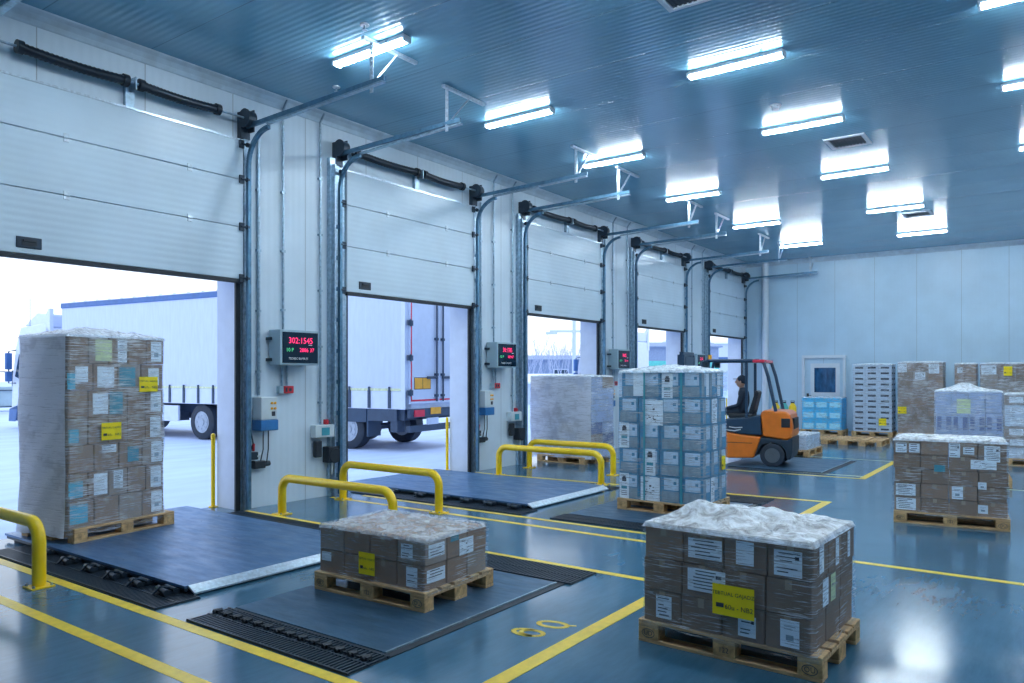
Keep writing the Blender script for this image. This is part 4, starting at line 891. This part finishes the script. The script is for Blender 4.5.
# ------------------------------------------------------------------ lorries in the yard
def trailer(loc, rz):
    T = empty('box_trailer', loc, rz); tag(T, 'long white curtain-sided trailer with blue top rail parked outside the doors', 'trailer'); L = 13.6; W_ = 2.5; H0, H1 = 1.42, 4.02
    MB().box(.03, W_-.03, .06, L-.04, H0, H1-.14).build('curtain', 'curtain', T)
    r = MB().box(0, W_, 0, L, H1-.15, H1-.0); r.build('top_rail', 'tblue', T, bevel=.02)
    t = MB().box(0, W_, 0, L, H1, H1+.02)
    for k in range(22): t.box(.02, .08, .3+k*.6, .36+k*.6, H1+.02, H1+.05)
    t.build('roof', 'truckw', T)
    MB().box(-.005, W_+.005, .05, L, H0-.02, H0+.04).build('yellow_edge', 'pale_line', T)
    s = MB().box(0, W_, .0, L, .98, H0-.02); s.build('side_rave', 'truckw', T, bevel=.01)
    for k in range(22): yy = .45+k*.6; b = MB(); b.box(-.03, 0, yy-.035, yy+.035, 1.0, 1.42); b.box(-.035, -.0, yy-.02, yy+.02, 1.36, 1.5); b.build('curtain_buckle', 'chassis', T)
    MB().box(-.01, .22, -.0, .12, .98, H1).build('corner_post', 'truckw', T, bevel=.01); MB().box(W_-.22, W_+.01, 0, .12, .98, H1).build('corner_post', 'truckw', T, bevel=.01)
    # rear doors
    for k, (x0, x1) in enumerate(((.12, W_/2-.01), (W_/2+.01, W_-.12))):
        d = MB().box(x0, x1, -.05, .02, 1.10, H1-.16).build('rear_door', 'truckw', T, bevel=.01)
        rd = MB(); e0 = x0+.02 if k == 0 else x1-.06; rd.box(e0, e0+.04, -.055, -.05, 1.16, H1-.2).box(x0+.02, x1-.02, -.055, -.05, 1.16, 1.20); rd.build('reflective_tape', 'redlamp', d)
        lb = MB()
        for xx in ((x1-.12,) if k == 0 else (x0+.12,)):
            lb.cyl((xx, -.09, 1.14), (xx, -.09, H1-.2), .022, 10)
            for zz in (1.25, 1.75, 2.6, 3.5): lb.box(xx-.06, xx+.06, -.10, -.05, zz, zz+.06)
        lb.box(x1-.5 if k == 0 else x0+.1, x1-.1 if k == 0 else x0+.5, -.11, -.07, 1.68, 1.74); lb.build('locking_bar', 'chassis', d)
        xx = x0-.02 if k == 0 else x1+.02
        for zz in (1.3, 2.1, 2.9, 3.6): hg = MB(); hg.box(xx-.1, xx+.1, -.075, -.045, zz, zz+.12); hg.cyl((xx, -.08, zz-.02), (xx, -.08, zz+.14), .025, 8); hg.build('hinge', 'chassis', d)
        if k == 0: 
            p = MB().box(x0+.16, x0+.46, -.06, -.05, 1.45, 1.70).box(x0+.48, x0+.78, -.06, -.05, 1.45, 1.70).build('hazard_plate', 'amber', d)
            MB().box(x0+.145, x0+.795, -.056, -.05, 1.435, 1.715).build('plate_border', 'ink', d)
    c = MB(); c.box(.55, .75, .1, L, .72, .98).box(W_-.75, W_-.55, .1, L, .72, .98).box(.1, W_-.1, .1, .25, .72, .98).box(.05, .9, 8.6, 10.6, .45, .95).box(W_-.9, W_-.05, 8.6, 10.6, .45, .95)
    c.box(.02, .30, .5, 3.9, .80, .98).box(.03, .30, .25, .45, .45, .98).box(.03,.35,2.35,2.5,.4,.95).box(.03,.35,3.75,3.95,.4,.95); c.build('chassis', 'chassis', T)
    MB().box(.0, .06, 3.95, 6.0, .42, .92).box(.0, .06, 7.9, 11.8, .48, .92).build('side_guard', 'truckw', T)
    MB().box(.0, .05, 1.15, 2.4, .66, .98).box(.02, .48, 1.10, 1.15, .32, .98).build('wheel_cover', 'navy', T); MB().box(.0, .05, .25, 1.1, .70, .98).build('side_panel', 'chassis', T)
    bu = MB().box(.1, W_-.1, -.06, .04, .45, .60).box(.1, W_-.1, -.06, .02, .78, .98); bu.build('rear_bumper', 'chassis', T)
    MB().box(.25, .62, -.10, -.05, .80, .96).box(W_-.62, W_-.25, -.10, -.05, .80, .96).build('tail_lamp', 'redlamp', T, bevel=.01)
    MB().box(.90, 1.30, -.08, -.05, .84, 1.0).build('number_plate', 'amber', T); MB().box(.75, 1.2, -.08, -.05, .60, .76).build('white_plate', 'truckw', T)
    for yy in (1.75, 3.1, 7.0):
        for xx in (.22, W_-.22): wheel(T, (xx, yy, .48), .48, .34)
    for yy in (1.75, 3.1, 7.0): MB().cyl((.2, yy, .48), (W_-.2, yy, .48), .08, 10).build('axle', 'chassis', T)
    fd = MB()
    for yy in (1.75,): fd.tube([(.22, yy+.58*cos(q), .50+.58*sin(q)) for q in [R(20)+k*R(140)/8 for k in range(9)]], .03, 6); fd.box(.05, .38, yy+.55, yy+.60, .35, .75)
    fd.build('mudguard', 'chassis', T); return T
def lorry_cab(loc, rz, label):
    C = empty('lorry_cab', loc, rz); tag(C, label, 'lorry'); W_ = 2.5
    MB().prism([(0,.62), (0,3.25), (.35,3.45), (1.7,3.35), (2.0,2.7), (2.18,1.75), (2.25,.62)], 0, 0, W_).build('cab_body', 'truckw', C, bevel=.05)
    MB().prism([(.05,3.3), (.0,3.72), (.9,3.80), (1.65,3.40)], 0, .1, W_-.1).build('roof_fairing', 'truckw', C, bevel=.04)
    MB().prism([(-.02,2.9), (-.02,3.9), (.06,3.9), (.2,3.72), (.2,3.0)], 0, .0, .12).build('wind_deflector', 'truckw', C); MB().prism([(-.02,2.9), (-.02,3.9), (.06,3.9), (.2,3.72), (.2,3.0)], 0, W_-.12, W_).build('wind_deflector', 'truckw', C)
    MB().prism([(1.18,1.75), (1.18,2.5), (1.75,2.45), (2.0,1.72), (1.6,1.62)], 0, -.012, W_+.012).build('side_window', 'glass', C)
    MB().prism([(1.955,2.55), (2.175,1.75), (2.19,1.76), (1.99,2.58)], 0, .12, W_-.12).build('windscreen', 'glass', C)
    MB().prism([(1.2,.62), (2.28,.62), (2.32,.25), (1.95,.25), (1.9,.5), (1.75,.85), (1.5,1.02), (1.1,.95), (.8,.6)], 0, -.03, W_+.03).box(.0, W_, -.6, .5, .45, .75).build('lower_skirt', 'tblue', C, bevel=.02)
    for s, x in ((-1, -.18), (1, W_+.18)):
        mm = MB(); mm.box(x-.10, x+.10, 2.0, 2.12, 1.95, 2.5).box(x-.10, x+.10, 2.0, 2.12, 1.55, 1.88); mo = mm.build('mirror', 'tblue', C, bevel=.03)
        MB().tube([(x-s*.2, 1.95, 2.6), (x, 2.04, 2.55), (x, 2.04, 1.5), (x-s*.2, 1.95, 1.5)], .022, 6).build('mirror_arm', 'chassis', mo)
    MB().tube([(.1, 1.3, 3.3), (.1, 1.3, 4.3)], .012, 6).cyl((.25,1.5,3.2),(.25,1.5,3.45),.05,10).box(.1, .18, 1.8, 1.9, 2.85, 3.1).build('antenna', 'chassis', C)
    MB().box(.8, 1.7, -2.9, .4, .55, .95).build('chassis', 'chassis', C)
    for yy in (1.35, -2.2):
        for xx in (.2, W_-.2): wheel(C, (xx, yy, .5), .5, .32)
    return C
tr = trailer((12.5, 12.06, -.02), R(6.5))
lorry_cab((12.5-sin(R(6.5))*14.2, 12.06+cos(R(6.5))*14.2, -.02), R(6.5), 'white lorry cab with blue mirrors coupled to the long trailer')
lorry_cab((29.6, 16.2, -.02), R(-20), 'white lorry cab seen through the fourth doorway')

# ------------------------------------------------------------------ yard background
def building(name_label, x, y, rz, L, D, H_, m, band=None, roof='snow', windows=0, H2=None):
    b = empty('warehouse', (x, y, -.02), rz); tag(b, name_label, 'building')
    MB().box(-L/2, L/2, 0, D, 0, H_).build('wall', m, b)
    MB().prism([(-.3,H_), (D/2,H_+.5), (D+.3,H_), (D+.3,H_-.12), (-.3,H_-.12)], 0, -L/2-.3, L/2+.3).build('roof', roof, b)
    if band: MB().box(-L/2-.02, L/2+.02, -.04, 0, band[0], band[1]).build('colour_band', band[2], b)
    for k in range(windows):
        xx = -L/2+(k+.5)*L/windows; f = MB().box(xx-.8, xx+.8, -.07, 0, 1.2, 2.4).build('window', 'bldw', b); MB().box(xx-.7, xx+.7, -.09, -.07, 1.3, 2.3).build('pane', 'glass', f)
    return b
def W2(px, d):   # ground point seen at a bearing, d metres ahead
    r = (px-512)/756*d; return (r*.587+d*.81, -r*.81+d*.587)
aim = R(35.9-90)
for (px, d, L, D, H_, m, band, roof, wn, lb) in [
    (545, 46, 9, 8, 1.35, 'bldw', None, 'snow', 0, 'low snow-roofed shed seen through the third doorway'),
    (540, 78, 26, 8, 3.4, 'bld', None, 'bld', 6, 'long blue-grey hall behind bare trees through the third doorway'),
    (664, 66, 9.5, 8, 4.3, 'bld', (1.7, 3.0, 'green'), 'bld', 0, 'blue-grey warehouse with green band through the fourth doorway'),
    (724, 90, 12, 8, 5.6, 'bldw', (3.2, 3.9, 'tblue'), 'snow', 4, 'pale office building with blue band through the fifth doorway')]:
    x, y = W2(px, d); building(lb, x, y, aim, L, D, H_, m, band, roof, wn)
def tree(x, y, h, seed, label):
    rnd = random.Random(seed); mb = MB()
    def br(p, d, l, r, dep):
        q = p + d*l; mid = p + d*l*.5 + Vector((rnd.uniform(-1,1), rnd.uniform(-1,1), 0))*l*.04
        mb.tube([p, mid, q], [r, r*.85, r*.68], 5)
        if dep == 0: return
        for k in range(rnd.choice((2, 3, 3))):
            a = Vector((rnd.uniform(-1,1), rnd.uniform(-1,1), rnd.uniform(.5,1.2))).normalized(); nd = (d*.75+a*.6).normalized()
            br(q if k else p+d*l*.7, nd, l*rnd.uniform(.6,.82), r*.6, dep-1)
    br(Vector((0,0,0)), Vector((0,0,1)), h*.28, h*.009, 5)
    tag(mb.build('bare_tree', 'bark', loc=(x, y, -.02)), label, 'tree', 'bare winter trees through the third doorway')
for k in range(11):
    px = 522+k*5.2; x, y = W2(px, 62+(k*7 % 5)*2); tree(x, y, 5.0+(k*5 % 4)*.5, 40+k, 'bare winter tree in the row outside the third doorway')
x, y = W2(574, 40); lp = empty('lamp_post', (x, y, 0)); tag(lp, 'pale floodlight post outside the third doorway', 'lamp post')
MB().cyl((0,0,0), (0,0,6.2), .12, 10, r2=.09).build('pole', 'bldw', lp); MB().box(-1.3, .5, -.1, .1, 4.0, 4.12).build('arm', 'bldw', lp, rz=aim); MB().box(-1.5, -.9, -.15, .15, 3.9, 4.02).build('lamp_head', 'bldw', lp, rz=aim)
for k in range(2):
    x, y = W2(-25+k*30, 34+k*3); f = empty('wire_container', (x, y, -.02), R(6)); tag(f, ['red-filled wire container at the far left edge of the yard', 'grey wire container beside the lorry cab'][k], 'container')
    b = MB()
    for xx in (-.6, .6):
        for yy in (-.5, .5): b.box(xx-.03, xx+.03, yy-.03, yy+.03, 0, 2.0)
    for zz in (.2, 1.0, 1.9): b.box(-.6, .6, -.52, -.48, zz, zz+.05).box(-.6, .6, .48, .52, zz, zz+.05).box(-.62, -.58, -.5, .5, zz, zz+.05).box(.58, .62, -.5, .5, zz, zz+.05)
    b.build('frame', 'chassis', f); MB().box(-.5, .5, -.42, .42, .25, 1.2).build('contents', ['red', 'boxgrey'][k], f, bevel=.03)

# ------------------------------------------------------------------ daylight, camera
wd = bpy.data.worlds.new('overcast_sky'); scn.world = wd; wd.use_nodes = True; nt = wd.node_tree
bg = nt.nodes['Background']; tc = node(nt, 'ShaderNodeTexCoord'); sp = node(nt, 'ShaderNodeSeparateXYZ'); nt.links.new(tc.outputs['Generated'], sp.inputs[0])
nt.links.new(ramp(nt, sp.outputs[2], [(0, (.80,.88,.98)), (.35, (.72,.83,1.0)), (1, (.58,.76,1.0))]), bg.inputs['Color']); bg.inputs['Strength'].default_value = 1.3
cam = bpy.data.cameras.new('camera'); co = bpy.data.objects.new('camera', cam); col.objects.link(co); scn.camera = co
co.location = (0, 0, 1.75); co.rotation_euler = (R(90), 0, R(35.94-90)); cam.sensor_width = 36; cam.lens = 756/1024*36; cam.shift_y = 33.5/1024
cam.clip_end = 500; cam.clip_start = .05
vs = scn.view_settings; vs.view_transform = 'Standard'; vs.look = 'None'; vs.gamma = 1; vs.exposure = 0.52; vs.use_curve_mapping = False
